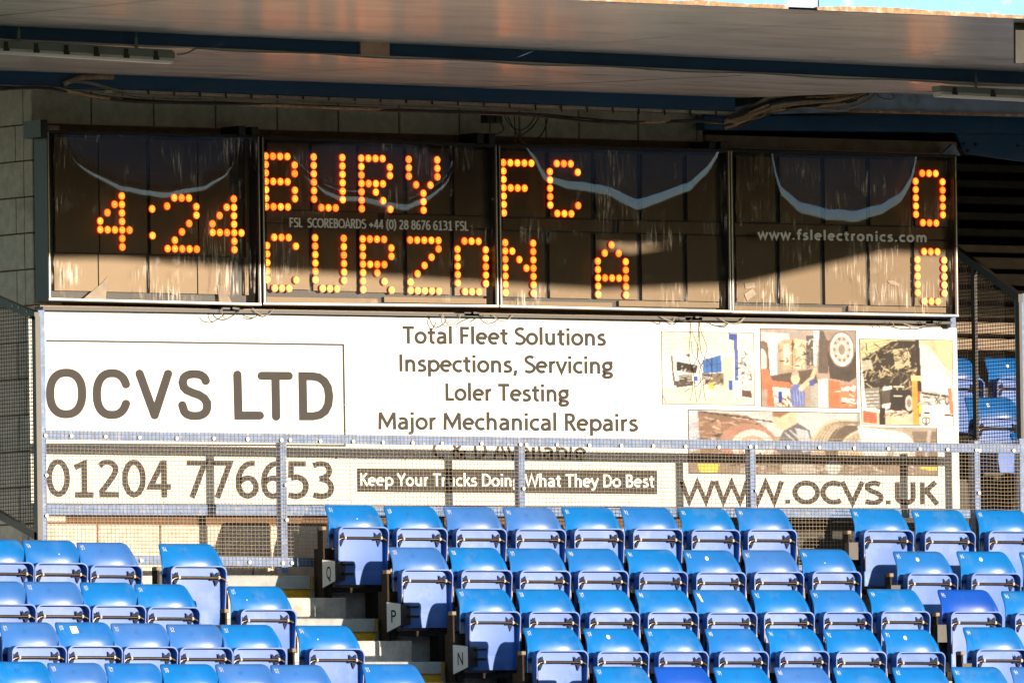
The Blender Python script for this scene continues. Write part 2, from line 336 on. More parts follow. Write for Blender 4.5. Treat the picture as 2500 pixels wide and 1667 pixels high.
# boards added beyond the frame on the right, outlines shaped to shade the cabinets
def shadow_pt(px, py, Yc, Yb=-.2):     # where something at depth Yc stands whose shade falls at this point of the cabinets
    p = at(px, py, Yb); k = (Yb-Yc); return Vector((p.x+.357*k, Yc, p.z+.122*k))
shade_root = thing('shade_board', shadow_pt(600, 600, YF+.3), 'dark banner board added out of view under the roof edge to shade the cabinets', 'blocker')
pts = [(60, 400), (1000, 400), (1030, 562), (1290, 556), (1560, 612), (1700, 590), (2235, 600), (1835, 690), (1500, 705), (1250, 690), (900, 668), (640, 655), (300, 628), (60, 630)]
b = MB(); b.prism([shadow_pt(x, y, YF+.3) for x, y in pts], (0, .02, 0)); part('shade_board_sheet', b, M['dark_clad'], shade_root)
b = MB()
for x in (200, 700): b.tube([shadow_pt(x, 420, YF+.31), shadow_pt(x, 60, YF+.31)], .012, 6)
part('hanger', b, M['dark_steel'], shade_root)  # hangers of the added board
b = MB(); b.prism([shadow_pt(x, y, YF+.1) for x, y in [(-300, 380), (2600, 400), (2600, 524), (1780, 514), (1690, 470), (1560, 500), (1480, 480), (1380, 462), (1210, 470), (-300, 466)]], (0, .03, 0)); part('shade_panel', b, M['dark_clad'], roof)  # unseen panel added to shade the cabinets, lower edge shaped for it

# ------------------------------------------------------------------ far side of the ground (what the covers mirror)
fs = thing('opposite_stand', (40, -125, 0), 'dark opposite stand across the pitch behind the camera', 'stand')
b = MB(); b.box(-140, 260, -140, -137, 0, 9.6); b.box(-140, 260, -140, -124, 8.9, 9.6)
for i in range(10): b.box(-140, 260, -137, -126+(-1.0)*i, .5*i, .5*i+.5)
part('stand_body', b, M['far_stand'], fs)

# ------------------------------------------------------------------ scoreboard cabinets
YC, YK, YP = -.20, -.125, -.195       # casing front, module plane, pane plane
cabs = [(99, 633, 318, 330, 734, 747, 123), (636, 1213, 332, 352, 745, 751, 647), (1216, 1781, 352, 365, 751, 764, 1225), (1784, 2335, 365, 378, 765, 774.5, 1791)]
labels = ['leftmost scoreboard cabinet showing the clock time 4:24', 'scoreboard cabinet with the words BURY above CURZO in amber lights',
          'scoreboard cabinet with amber F C above N and A, third from the left', 'rightmost scoreboard cabinet with two amber noughts and web address']
def zl(cab, x, top): return (cab[2]+(cab[3]-cab[2])*(x-cab[0])/(cab[1]-cab[0])) if top else (cab[4]+(cab[5]-cab[4])*(x-cab[0])/(cab[1]-cab[0]))
UC = [ # course of the blue sky streak on each buckled cover (photo px)
 [(150, 330), (190, 382), (235, 412), (295, 445), (400, 462), (500, 440), (550, 405), (575, 350), (630, 320)],
 [(690, 350), (748, 412), (790, 450), (830, 468), (880, 470), (940, 484), (990, 494), (1045, 465), (1085, 430), (1100, 390), (1160, 340)],
 [(1260, 300), (1305, 372), (1325, 415), (1380, 438), (1450, 445), (1500, 462), (1553, 492), (1610, 470), (1680, 440), (1722, 398), (1760, 330)],
 [(1876, 340), (1890, 400), (1905, 455), (1950, 495), (2020, 515), (2090, 520), (2150, 500), (2200, 465), (2222, 420), (2236, 345)]]
ARC = [(650, 420), (680, 400), (720, 374), (800, 353), (880, 348), (960, 352), (1020, 362), (1070, 378), (1120, 402), (1180, 440)]
def interp(P, x):
    if x <= P[0][0]: return P[0][1]
    for a, c in zip(P, P[1:]):
        if x <= c[0]: return a[1]+(c[1]-a[1])*(x-a[0])/max(c[0]-a[0], 1e-6)
    return P[-1][1]
def pane(cab, ci):
    NX, NZ = 120, 150; x0, x1 = cab[6]+2, cab[1]-8; vs = []; fs = []
    A = math.radians(3.95)
    for i in range(NX+1):
        px = x0+(x1-x0)*i/NX; t0 = zl(cab, px, 1)+8; t1 = zl(cab, px, 0)-4; col_ = []; dzm = (t1-t0)/NZ/353.0
        yu = interp(UC[ci], px)+3*noise.noise(Vector((px*.03, 1, ci)))
        edge = min(1, max(0, min(px-UC[ci][0][0], UC[ci][-1][0]-px)/16))
        ya = interp(ARC, px)
        for k in range(NZ+1):
            py = t0+(t1-t0)*k/NZ
            t = .5*(1-math.tanh((py-yu)/27.0))*edge
            if ci == 1: t *= .5*(1+math.tanh((py-ya)/6.0))
            t = t*A+math.radians(.10)*noise.noise(Vector((px*.02, py*.012, ci*7)))-math.radians(1.9)
            p = at(px, py, YP)
            col_.append((p.x, p.z, t*dzm))
        hh = sum(c_[2] for c_ in col_)
        for c_ in col_: vs.append((c_[0], YP+.012+hh, c_[1])); hh -= c_[2]
    # h grows downward where the sheet leans back
    for i in range(NX):
        for k in range(NZ): q = i*(NZ+1)+k; fs.append((q, q+1, q+NZ+2, q+NZ+1))
    b = MB(); b.add(vs, fs); return b
def rect(mb, x0, x1, y0, y1, Y, th, slope=.0205):
    c = (x0+x1)/2; A = [at(x0, y0+(x0-c)*slope, Y), at(x1, y0+(x1-c)*slope, Y), at(x1+(y1-y0)*.014, y1+(x1-c)*slope, Y), at(x0+(y1-y0)*.014, y1+(x0-c)*slope, Y)]
    return mb.prism(A, (0, th, 0))
roots = []
for ci, cab in enumerate(cabs):
    x0, x1, ta, tb_, ba, bb, gx = cab
    c = at((x0+x1)/2, 750, -.1); root = thing('scoreboard_cabinet', (c.x, -.08, c.z), labels[ci], 'scoreboard', 'scoreboard cabinets in a row'); roots.append(root)
    def q(x, y, Y): return at(x, y, Y)
    gl0, gl1 = gx, x1-6
    # back box, sides as boxes
    b = MB(); F = [q(gx-9, ta, YC), q(x1, tb_, YC), q(x1+5, bb, YC), q(gx-4, ba, YC)]
    fr = [(gx-3, x1, zl(cab, gx, 1), zl(cab, gx, 1)+9), None]
    TL, TR, BR, BLp = F
    def fq(s, t): return TL.lerp(TR, s).lerp(BLp.lerp(BR, s), t)
    ws, wt_ = .013, .018
    for a, bq, c_, d in ((0, 1, 0, wt_), (0, 1, 1-wt_, 1), (0, ws, wt_, 1-wt_), (1-ws, 1, wt_, 1-wt_)):
        b.prism([fq(a, c_), fq(bq, c_), fq(bq, d), fq(a, d)], (0, .16, 0))
    b.prism([fq(ws, wt_)+Vector((0, .10, 0)), fq(1-ws, wt_)+Vector((0, .10, 0)), fq(1-ws, 1-wt_)+Vector((0, .10, 0)), fq(ws, 1-wt_)+Vector((0, .10, 0))], (0, .05, 0))
    part('casing', b, M['case'], root)
    b = MB(); e = .004
    for a, bq, c_, d in ((.0, 1, .985, .994), (.003, .003+e, .01, .985), (1-.003-e, 1-.003, .01, .985)):
        b.prism([fq(a, c_)-Vector((0, .004, 0)), fq(bq, c_)-Vector((0, .004, 0)), fq(bq, d)-Vector((0, .004, 0)), fq(a, d)-Vector((0, .004, 0))], (0, .0035, 0))
    part('aluminium_trim', b, M['alu'], root)
    b = pane(cab, ci); pn = part('cover_sheet', b, M['pane'], root, smooth=True)
    # led modules
    if ci == 0: xsm = [(130, 357, 480), (366, 540, 480)]; xsm = [(132, 238), (241, 356), (365, 480), (483, 560), (597, 606)]
    else:
        st = [0, 651, 1226, 1797][ci]; xsm = []
        bars = [[], [(753, 763), (868, 878), (982, 993), (1097, 1108)], [(1329, 1341), (1441, 1454), (1554, 1566), (1665, 1677)], [(1891, 1903), (2001, 2013), (2112, 2123), (2221, 2232)]][ci]
        xs_ = [st]+[v for bb_ in bars for v in bb_]+[x1-12]; xsm = [(xs_[i], xs_[i+1]) for i in range(0, len(xs_), 2)]
    for (a, c2) in xsm:
        mid = (a+c2)/2; yb0 = zl(cab, mid, 0); yt0 = zl(cab, mid, 1)
        for (u0, u1) in ((16, 176), (212, 372)) if ci else ((16, 296), (300, 402)):
            b = MB(); rect(b, a, c2, yt0+u0, min(yt0+u1, yb0-26), YK, .02, .018); part('led_module', b, M['module'], root)
    # print strip between rows, sill strip below
    if ci:
        yb0 = zl(cab, (x0+x1)/2, 0)
        b = MB(); ym = zl(cab, (x0+x1)/2, 1)
        for (s0, s1) in ((gx+3, (gx+x1)/2-8), ((gx+x1)/2+8, x1-12)):
            b = MB(); rect(b, s0, s1, yb0-21, yb0-8, YK+.001, .02, .018); part('sill_panel', b, M['module'], root)
            mm = (s0+s1)/2; b = MB(); rect(b, s0, s1, zl(cab, mm, 1)+180, zl(cab, mm, 1)+208, YK+.001, .02, .018); part('name_strip', b, M['module'], root)
# soft reflections in the covers, painted as pale tan patches
for root, pts in ((roots[0], [(205, 728), (250, 690), (263, 676), (258, 733)]), (roots[0], [(530, 695), (545, 700), (566, 738), (536, 738)]), (roots[0], [(413, 707), (430, 703), (434, 722), (418, 716)]),
                  (roots[3], [(1817, 718), (1838, 704), (1847, 718), (1824, 734)]), (roots[3], [(1818, 692), (1842, 689), (1844, 702), (1820, 705)]), (roots[3], [(2166, 686), (2180, 684), (2197, 694), (2194, 699), (2174, 694)])):
    b = MB(); b.prism([at(x, y, YK-.006) for x, y in pts], (0, .002, 0)); part('reflection_patch', b, M['cover_glint'], root)
# LED clusters
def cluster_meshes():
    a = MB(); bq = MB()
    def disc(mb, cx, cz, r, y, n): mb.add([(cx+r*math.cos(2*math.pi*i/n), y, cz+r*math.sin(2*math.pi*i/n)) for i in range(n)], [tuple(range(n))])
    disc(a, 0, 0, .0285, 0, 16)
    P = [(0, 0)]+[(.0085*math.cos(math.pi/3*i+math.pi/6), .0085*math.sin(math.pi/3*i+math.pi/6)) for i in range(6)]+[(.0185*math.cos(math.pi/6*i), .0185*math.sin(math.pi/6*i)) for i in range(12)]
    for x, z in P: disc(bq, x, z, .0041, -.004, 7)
    return a.mesh('cluster_halo', M['led_glow']), bq.mesh('led_lamps', M['led'])
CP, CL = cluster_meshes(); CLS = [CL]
for st_ in (1.7, 2.6):
    q_ = CL.copy(); q_.materials[0] = emis('led_lamp', (1.0, .27 if st_ < 2 else .34, .03), st_, base=(.62, .68, .12)); CLS += [q_]
CLS += [CL]
FNT = {'B': '11110 10001 10001 11110 10001 10001 11110', 'U': '10001 10001 10001 10001 10001 10001 01110', 'R': '11110 10001 10001 11110 10100 10010 10001',
       'Y': '10001 10001 10001 01010 00100 00100 00100', 'F': '11111 10000 10000 11110 10000 10000 10000', 'C': '01110 10001 10000 10000 10000 10001 01110',
       '0': '01110 10001 10001 10001 10001 10001 01110', 'Z': '11111 00001 00010 00100 01000 10000 11111', 'N': '10001 11001 10101 10011 10001 10001 10001',
       'A': '00100 01010 10001 10001 11111 10001 10001', '4': '00010 00110 01010 10010 11111 00010 00010', '2': '01110 10001 00001 00010 00100 01000 11111'}
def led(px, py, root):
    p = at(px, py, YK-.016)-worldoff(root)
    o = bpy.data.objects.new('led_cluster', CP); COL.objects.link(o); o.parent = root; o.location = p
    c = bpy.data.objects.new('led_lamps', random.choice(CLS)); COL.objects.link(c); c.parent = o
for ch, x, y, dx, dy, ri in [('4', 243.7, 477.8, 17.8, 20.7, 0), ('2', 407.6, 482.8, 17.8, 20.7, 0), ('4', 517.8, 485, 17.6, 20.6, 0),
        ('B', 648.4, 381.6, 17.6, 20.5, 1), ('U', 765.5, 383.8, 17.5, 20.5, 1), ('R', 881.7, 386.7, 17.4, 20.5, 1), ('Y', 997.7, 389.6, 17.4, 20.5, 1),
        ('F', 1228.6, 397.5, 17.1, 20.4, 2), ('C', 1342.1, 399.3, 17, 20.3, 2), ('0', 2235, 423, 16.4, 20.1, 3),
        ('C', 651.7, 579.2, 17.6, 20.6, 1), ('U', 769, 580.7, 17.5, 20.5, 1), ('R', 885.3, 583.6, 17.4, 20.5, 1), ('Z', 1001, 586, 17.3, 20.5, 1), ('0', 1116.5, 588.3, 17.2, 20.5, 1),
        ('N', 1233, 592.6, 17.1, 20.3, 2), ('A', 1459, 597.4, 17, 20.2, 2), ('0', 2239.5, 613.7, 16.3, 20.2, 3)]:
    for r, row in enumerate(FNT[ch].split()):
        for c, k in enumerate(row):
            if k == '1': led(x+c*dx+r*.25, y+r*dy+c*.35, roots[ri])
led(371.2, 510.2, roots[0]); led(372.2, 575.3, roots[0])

# ------------------------------------------------------------------ lettering
def stroke(paths, wpx, name, m, parent, Y, hs=1.12, closed=(), caps=True, rep_=0):   # pen strokes with round ends, photo px
    b = MB()
    for pi, P in enumerate(paths):
        cl = pi in closed; n = len(P); Lp = []; Rp = []; Yi = Y-.00035*(pi % rep_ if rep_ else pi)
        def off(p, nx, ny): return at(p[0]+nx*wpx/2, p[1]+ny*wpx/2*hs, Yi)
        nr = []
        for i in range(n):
            a = P[(i-1) % n] if (cl or i) else P[0]; c = P[(i+1) % n] if (cl or i < n-1) else P[-1]
            p = P[i]
            d1 = Vector((p[0]-a[0], p[1]-a[1])); d2 = Vector((c[0]-p[0], c[1]-p[1]))
            if d1.length < 1e-6: d1 = d2.copy()
            if d2.length < 1e-6: d2 = d1.copy()
            d1.normalize(); d2.normalize(); n1 = Vector((-d1.y, d1.x)); n2 = Vector((-d2.y, d2.x)); mtr = (n1+n2)
            mtr = mtr.normalized() if mtr.length > 1e-3 else n1; k = 1/max(.45, mtr.dot(n1)); nr.append((mtr*k, d1, d2))
            Lp.append(off(p, mtr.x*k, mtr.y*k)); Rp.append(off(p, -mtr.x*k, -mtr.y*k))
        vs = Lp+Rp; fs = [(i, i+1, i+1+n, i+n) for i in range(n-1)]
        if cl: fs.append((n-1, 0, n, 2*n-1))
        b.add(vs, fs)
        if not cl and caps:
            for e, s in ((0, -1), (n-1, 1)):
                d = (nr[e][2] if e == 0 else nr[e][1])*s; nn = Vector((-d.y, d.x)); arc = []
                for k in range(9):
                    g_ = math.pi*k/8-math.pi/2; q = d*math.cos(g_)+nn*math.sin(g_); arc.append(off(P[e], q.x, q.y))
                b.add(arc, [tuple(range(9))])
    return part(name, b, m, parent)

def EA(cx, cy, rx, ry, a0, a1, n=14): return [(cx+rx*math.cos(math.radians(a0+(a1-a0)*i/n)), cy+ry*math.sin(math.radians(a0+(a1-a0)*i/n))) for i in range(n+1)]
def CR(P, n=4):
    return [(v.x, v.y) for v in smooth_path([(x, y, 0) for x, y in P], n)]
DOTI = lambda x: [[(x-.075, .92), (x+.075, .92)]]
GL = {
 'o': (.60, [('o', EA(.30, .35, .22, .285, 0, 345, 22))]), 'n': (.60, [[(.13, 0), (.13, .70)], [(.13, .40)]+EA(.30, .42, .165, .215, 170, 0)+[(.465, 0)]]),
 'm': (.92, [[(.13, 0), (.13, .70)], [(.13, .40)]+EA(.29, .42, .155, .215, 170, 0)+[(.445, 0)], [(.445, .40)]+EA(.61, .42, .16, .215, 170, 0)+[(.77, 0)]]),
 'u': (.60, [[(.13, .70), (.13, .28)]+EA(.29, .28, .16, .21, 180, 350), [(.46, .70), (.46, 0)]]), 'r': (.39, [[(.13, 0), (.13, .70)], [(.13, .36)]+EA(.31, .38, .18, .26, 170, 78)]),
 'i': (.26, [[(.13, 0), (.13, .70)]]+DOTI(.13)), 'l': (.26, [[(.13, 0), (.13, 1.05)]]), 't': (.41, [[(.19, .90), (.19, .20)]+EA(.32, .20, .13, .135, 180, 285, 8), [(.03, .645), (.38, .645)]]),
 'f': (.36, [EA(.33, .84, .155, .15, 70, 180, 8)+[(.175, .84), (.175, 0)], [(.03, .645), (.35, .645)]]), 'e': (.57, [[(.10, .37), (.505, .37)], EA(.295, .35, .215, .285, 4, 308, 20)]),
 'c': (.49, [EA(.31, .35, .225, .285, 52, 308, 18)]), 's': (.46, [CR([(.38, .60), (.30, .635), (.19, .62), (.115, .53), (.15, .43), (.27, .365), (.37, .27), (.37, .14), (.27, .07), (.16, .065), (.06, .10)])]),
 'a': (.56, [CR([(.11, .59), (.20, .635), (.32, .625), (.41, .56), (.435, .45)])+[(.435, 0)], CR([(.435, .39), (.28, .385), (.15, .33), (.105, .20), (.15, .09), (.25, .065), (.36, .11), (.435, .22)])]),
 'd': (.61, [('o', EA(.29, .35, .215, .285, 0, 345, 22)), [(.49, 0), (.49, 1.05)]]), 'b': (.61, [('o', EA(.33, .35, .215, .285, 0, 345, 22)), [(.13, 0), (.13, 1.05)]]),
 'p': (.61, [('o', EA(.33, .35, .215, .285, 0, 345, 22)), [(.13, -.27), (.13, .70)]]), 'g': (.56, [('o', EA(.27, .43, .18, .205, 0, 345, 20)), [(.27, .635), (.52, .635)], CR([(.16, .24), (.10, .13), (.20, .05), (.38, .03), (.46, -.06), (.42, -.17), (.27, -.215), (.12, -.18), (.09, -.08), (.17, 0)])]),
 'h': (.60, [[(.13, 0), (.13, 1.05)], [(.13, .40)]+EA(.30, .42, .165, .215, 170, 0)+[(.465, 0)]]), 'k': (.53, [[(.13, 0), (.13, 1.05)], [(.46, .70), (.15, .33)], [(.24, .42), (.50, 0)]]),
 'v': (.51, [[(.04, .70), (.255, .04), (.47, .70)]]), 'y': (.51, [[(.04, .70), (.26, .06)], CR([(.48, .70), (.27, .04), (.18, -.16), (.04, -.21)])]), 'w': (.78, [[(.04, .70), (.22, .05), (.39, .66), (.56, .05), (.74, .70)]]),
 'j': (.27, [CR([(.14, .70), (.14, .2), (.14, -.08), (.09, -.19), (-.03, -.215)])]+DOTI(.14)),
 'T': (.56, [[(.01, .93), (.55, .93)], [(.28, .93), (.28, 0)]]), 'F': (.52, [[(.48, .93), (.13, .93), (.13, 0)], [(.13, .50), (.44, .50)]]), 'I': (.28, [[(.14, 0), (.14, 1)]]), 'L': (.48, [[(.13, 1), (.13, .07), (.47, .07)]]),
 'S': (.54, [CR([(.45, .87), (.35, .935), (.22, .93), (.11, .84), (.11, .70), (.22, .58), (.37, .48), (.47, .35), (.46, .18), (.34, .07), (.20, .06), (.06, .12)])]),
 'M': (.90, [[(.11, 0), (.13, .97)], [(.13, .97), (.45, .22), (.77, .97)], [(.77, .97), (.79, 0)]]), 'R': (.58, [[(.13, 0), (.13, 1)], CR([(.13, .93), (.30, .93), (.43, .87), (.46, .73), (.42, .58), (.30, .505), (.13, .50)]), [(.30, .48), (.53, 0)]]),
 'C': (.58, [EA(.38, .5, .30, .435, 52, 308, 22)]), 'D': (.68, [('o', [(.13, .07), (.13, .93), (.30, .93), (.46, .87), (.56, .74), (.60, .5), (.56, .26), (.46, .13), (.30, .07)])]), 'A': (.62, [[(.03, 0), (.31, .97), (.59, 0)], [(.13, .30), (.49, .30)]]),
 '&': (.70, [CR([(.66, 0), (.42, .30), (.20, .60), (.16, .78), (.25, .93), (.39, .92), (.43, .77), (.34, .60), (.14, .44), (.08, .25), (.16, .09), (.31, .06), (.48, .15), (.59, .35), (.61, .48)])]),
 'K': (.56, [[(.13, 0), (.13, 1)], [(.50, 1), (.15, .50)], [(.24, .60), (.54, 0)]]), 'Y': (.56, [[(.02, 1), (.28, .48)], [(.54, 1), (.28, .48), (.28, 0)]]), 'W': (.94, [[(.03, 1), (.24, .05), (.47, .93), (.70, .05), (.91, 1)]]),
 'B': (.58, [[(.13, 0), (.13, 1)], CR([(.13, .93), (.32, .93), (.43, .86), (.43, .66), (.32, .54), (.13, .53)]), CR([(.30, .53), (.45, .46), (.49, .28), (.43, .12), (.30, .07), (.13, .07)])]), 'O': (.76, [('o', EA(.38, .5, .31, .435, 0, 348, 28))]),
 'V': (.62, [[(.03, 1), (.31, .05), (.59, 1)]]), 'U': (.68, [[(.12, 1), (.12, .32)]+EA(.34, .31, .22, .245, 180, 360)+[(.56, 1)]]), 'E': (.50, [[(.47, .93), (.13, .93), (.13, .07), (.48, .07)], [(.13, .50), (.44, .50)]]),
 '0': (.56, [('o', EA(.28, .5, .20, .435, 0, 348, 26))]), '1': (.56, [[(.09, .78), (.30, .90), (.30, .07)], [(.09, .055), (.50, .055)]]), '2': (.56, [CR([(.08, .83), (.18, .92), (.32, .92), (.42, .82), (.42, .66), (.32, .46), (.12, .14)])+[(.10, .10)], [(.07, .065), (.50, .065)]]),
 '4': (.56, [[(.53, .28), (.08, .28), (.36, .95)], [(.385, 1), (.385, 0)]]), '7': (.56, [[(.06, .93), (.46, .93), (.17, 0)]]), '6': (.56, [CR([(.45, .925), (.32, .92), (.18, .80), (.10, .58), (.09, .32), (.16, .12), (.29, .06), (.42, .13), (.47, .30), (.42, .47), (.30, .54), (.17, .49), (.11, .42)])]),
 '5': (.56, [[(.46, .93), (.14, .93), (.13, .55)], CR([(.13, .55), (.28, .57), (.41, .49), (.46, .32), (.40, .14), (.26, .06), (.07, .09)])]), '3': (.56, [CR([(.07, .88), (.20, .935), (.36, .90), (.42, .75), (.36, .60), (.20, .53)]), CR([(.20, .53), (.38, .47), (.46, .30), (.40, .12), (.24, .06), (.06, .10)])]),
 '8': (.56, [('o', EA(.28, .74, .155, .19, 0, 340, 18)), ('o', EA(.28, .29, .20, .225, 0, 340, 20))]), '.': (.26, [[(.13, .0), (.13, .17)]]), ',': (.26, [[(.16, .15), (.10, -.18)]]), '+': (.6, [[(.05, .4), (.55, .4)], [(.30, .65), (.30, .15)]]),
 '(': (.32, [CR([(.28, 1.05), (.13, .75), (.12, .2), (.28, -.15)])]), ')': (.32, [CR([(.04, 1.05), (.19, .75), (.20, .2), (.04, -.15)])]), ' ': (.27, [])}
def text(name, s, xl, xr, base_l, base_r, hpx, Y, m, parent, bold=0.0, th=.002, ref='H', wpx=5.0, sp=0.0):
    lsb = .05; tot = sum(GL[c][0]+sp for c in s)-2*lsb-sp; k = (xr-xl)/tot; x = -lsb; word = []; n_ = 0
    def flush():
        if word: stroke(list(word), wpx, name, m, parent, Y, hs=1.0, closed=tuple(i for i, w_ in enumerate(flags) if w_), caps=False, rep_=3)
        word.clear(); flags.clear()
    flags = []
    for c in s:
        if c == ' ': flush()
        for st in GL[c][1]:
            cl = st[0] == 'o' and not isinstance(st[0], tuple); P = st[1] if cl else st; out = []
            for (a, b_) in P:
                px = xl+(x+a)*k; out.append((px-b_*hpx*.014, base_l+(base_r-base_l)*(px-xl)/(xr-xl)-b_*hpx))
            word.append(out); flags.append(cl)
        x += GL[c][0]+sp
    flush()
text('lettering', 'FSL  SCOREBOARDS +44 (0) 28 8676 6131 FSL', 707, 1143, 554.5, 563.5, 23, YP-.013, M['white_print'], roots[1], wpx=3.8)
text('lettering', 'www.fslelectronics.com', 1852, 2263, 583.5, 591.5, 24, YP-.013, M['white_print'], roots[3], wpx=5.2, sp=.10)

# ------------------------------------------------------------------ advertising sign
YS = -.06
sc = at(1200, 1235, YS); sign = thing('advertising_sign', (sc.x, YS, sc.z), 'long white vehicle repair advertising sign with photos, below the scoreboard', 'sign')
def sy(x, top): return (756.4+(x-69)*(801-756.4)/2266) if top else (1227.5+(x-113)*(1241-1227.5)/2230)
for a, c in ((69, 847.4), (848.2, 1609.4), (1610.2, 2336)):
    b = MB(); b.prism([at(a, sy(a, 1), YS), at(c, sy(c, 1), YS), at(c+7.5, sy(c, 0), YS), at(a+7.5, sy(a, 0), YS)], (0, .012, 0)); part('sign_panel', b, M['white'], sign)
PL = YS-.0015
def seg(pts, wpx, parent=sign, Y=PL, m=None, name='border_line'):
    b = MB()
    for i, ((xa, ya), (xb, yb)) in enumerate(pts):
        dx, dy = xb-xa, yb-ya; l = math.hypot(dx, dy); nx, ny = -dy/l*wpx/2, dx/l*wpx/2; Yi = Y-.0004*i
        b.add([at(xa+nx, ya+ny, Yi), at(xb+nx, yb+ny, Yi), at(xb-nx, yb-ny, Yi), at(xa-nx, ya-ny, Yi)], [(0, 1, 2, 3)])
    return part(name, b, m or M['black_print'], parent)
seg([((113, 831.5), (840, 841.5)), ((838.3, 841), (842.5, 1089)), ((113, 1083.5), (844, 1087.5))], 4.2)
def arcp(cx, cy, rx, ry, a0, a1, n=28): return [(cx+rx*math.cos(math.radians(a0+(a1-a0)*i/n)), cy-ry*math.sin(math.radians(a0+(a1-a0)*i/n))) for i in range(n+1)]
def c1(pts): return [(x/2.767, 850+y/2.767) for x, y in pts]
def sup(cx, cy, rx, ry, a0, a1, n=30, e=2.35):
    o = []
    for i in range(n+1):
        g_ = math.radians(a0+(a1-a0)*i/n); c_, s_ = math.cos(g_), math.sin(g_)
        o.append((cx+rx*math.copysign(abs(c_)**(2/e), c_), cy-ry*math.copysign(abs(s_)**(2/e), s_)))
    return o
W8 = 56/2.767
stroke([c1(sup(447, 305, 108, 140, 0, 360, 44))[:-1]], W8, 'lettering', M['black_print'], sign, PL, hs=1.0, closed=(0,))
stroke([c1(sup(757, 309, 102, 141, 24, 336, 40))], W8, 'lettering', M['black_print'], sign, PL, hs=1.0)
stroke([c1([(943, 171), (1045, 452)]), c1([(1136, 172), (1045, 452)])], W8, 'lettering', M['black_print'], sign, PL, hs=1.0)
stroke([c1(sup(1312, 237, 80, 63, 12, 150, 14)+[(1234, 230), (1242, 262), (1262, 283), (1300, 300), (1345, 315), (1380, 338), (1399, 368), (1399, 395)]+sup(1318, 390, 82, 67, -10, -150, 16)+[(1232, 384)])], W8, 'lettering', M['black_print'], sign, PL, hs=1.0)
stroke([c1([(1604, 178), (1611, 454), (1756, 454)])], W8, 'lettering', M['black_print'], sign, PL, hs=1.0)
stroke([c1([(1768, 186), (1951, 187)]), c1([(1861, 190), (1866, 461)])], W8, 'lettering', M['black_print'], sign, PL, hs=1.0)
stroke([c1([(2044, 188), (2110, 189), (2155, 197), (2190, 222), (2214, 262), (2224, 322), (2218, 380), (2196, 424), (2160, 450), (2115, 459), (2049, 459)])], W8, 'lettering', M['black_print'], sign, PL, hs=1.0, closed=(0,))
def tx(s, xl, xr, bl, br, h, wpx, m='black_print', Y=PL): return text('lettering', s, xl, xr, bl, br, h, Y, M[m], sign, wpx=wpx)
tx('01204 776653', 117.5, 815, 1211.5, 1217, 91, 13.5)
tx('Total Fleet Solutions', 985.4, 1477.6, 838.5, 844, 42, 7.3)
tx('Inspections, Servicing', 974.5, 1495.7, 906.7, 912.5, 42, 7.3)
tx('Loler Testing', 1087.5, 1388.5, 977.5, 980.5, 42, 7.3)
tx('Major Mechanical Repairs', 924.5, 1556, 1047.7, 1052.8, 42.5, 7.3)
tx('C & D Available', 1058, 1429, 1118, 1121.5, 42, 6.4)
b = MB(); b.add([at(872, 1142.7, PL), at(1604, 1148.3, PL), at(1604.5, 1206, PL), at(872.6, 1200, PL)], [(0, 1, 2, 3)]); part('slogan_bar', b, M['black_print'], sign)
tx('Keep Your Trucks Doing What They Do Best', 879.5, 1597, 1185.5, 1189.5, 31, 5.2, 'white_print', PL-.0012)
tx('WWW.OCVS.UK', 1666, 2286, 1226.8, 1230.5, 54, 12.0)
for (x, y) in [(390, 787), (630, 790), (842, 795), (855, 795), (843, 988), (861, 988), (1598, 807), (1612, 806), (1601, 994), (1613, 995), (2308, 814), (2215, 1226), (860, 1225), (1162, 1226), (1365, 1227), (1843, 807), (2091, 811), (118, 858)]:
    b = MB(); p = at(x, y, PL-.002); b.tube([p+Vector((0, .002, 0)), p-Vector((0, .003, 0))], .006, 8); part('screw', b, M['washer'], sign)
# --- small painter for the photographs printed on the sign (drawn procedurally, one value per mesh point)
class Pic:
    def __init__(s, w, h, bg): s.w, s.h = w, h; s.a = np.zeros((h, w, 3)); s.a[:] = bg; s.yy, s.xx = np.mgrid[0:h, 0:w]; s.xx = (s.xx+.5)/w*100; s.yy = (s.yy+.5)/h*100
    def m(s, mask, c, al=1.0): s.a[mask] = s.a[mask]*(1-al)+np.array(c)*al; return s
    def poly(s, P, c, al=1.0):
        ins = np.zeros(s.xx.shape, bool); n = len(P)
        for i in range(n):
            x0, y0 = P[i]; x1, y1 = P[(i+1) % n]
            if y0 == y1: continue
            cnd = ((s.yy >= min(y0, y1)) & (s.yy < max(y0, y1))) & (s.xx < (x1-x0)*(s.yy-y0)/(y1-y0)+x0); ins ^= cnd
        return s.m(ins, c, al)
    def el(s, cx, cy, rx, ry, c, al=1.0, inner=0.0):
        d = ((s.xx-cx)/rx)**2+((s.yy-cy)/ry)**2; return s.m((d <= 1) & (d >= inner*inner), c, al)
    def ln(s, x0, y0, x1, y1, wd, c, al=1.0):
        dx, dy = x1-x0, y1-y0; L2 = dx*dx+dy*dy; t = np.clip(((s.xx-x0)*dx+(s.yy-y0)*dy)/max(L2, 1e-9), 0, 1)
        return s.m(np.hypot(s.xx-x0-t*dx, s.yy-y0-t*dy) < wd/2, c, al)
    def scat(s, x0, x1, y0, y1, n, sz, cols, seed=1):
        rg = random.Random(seed)
        for _ in range(n):
            x, y = rg.uniform(x0, x1), rg.uniform(y0, y1); a = rg.uniform(0, math.pi); l = rg.uniform(.4, 1)*sz
            s.ln(x, y, min(x1, x+l*math.cos(a)), min(y1, y+l*math.sin(a)), rg.uniform(.8, 1.8), rg.choice(cols), .85)
        return s
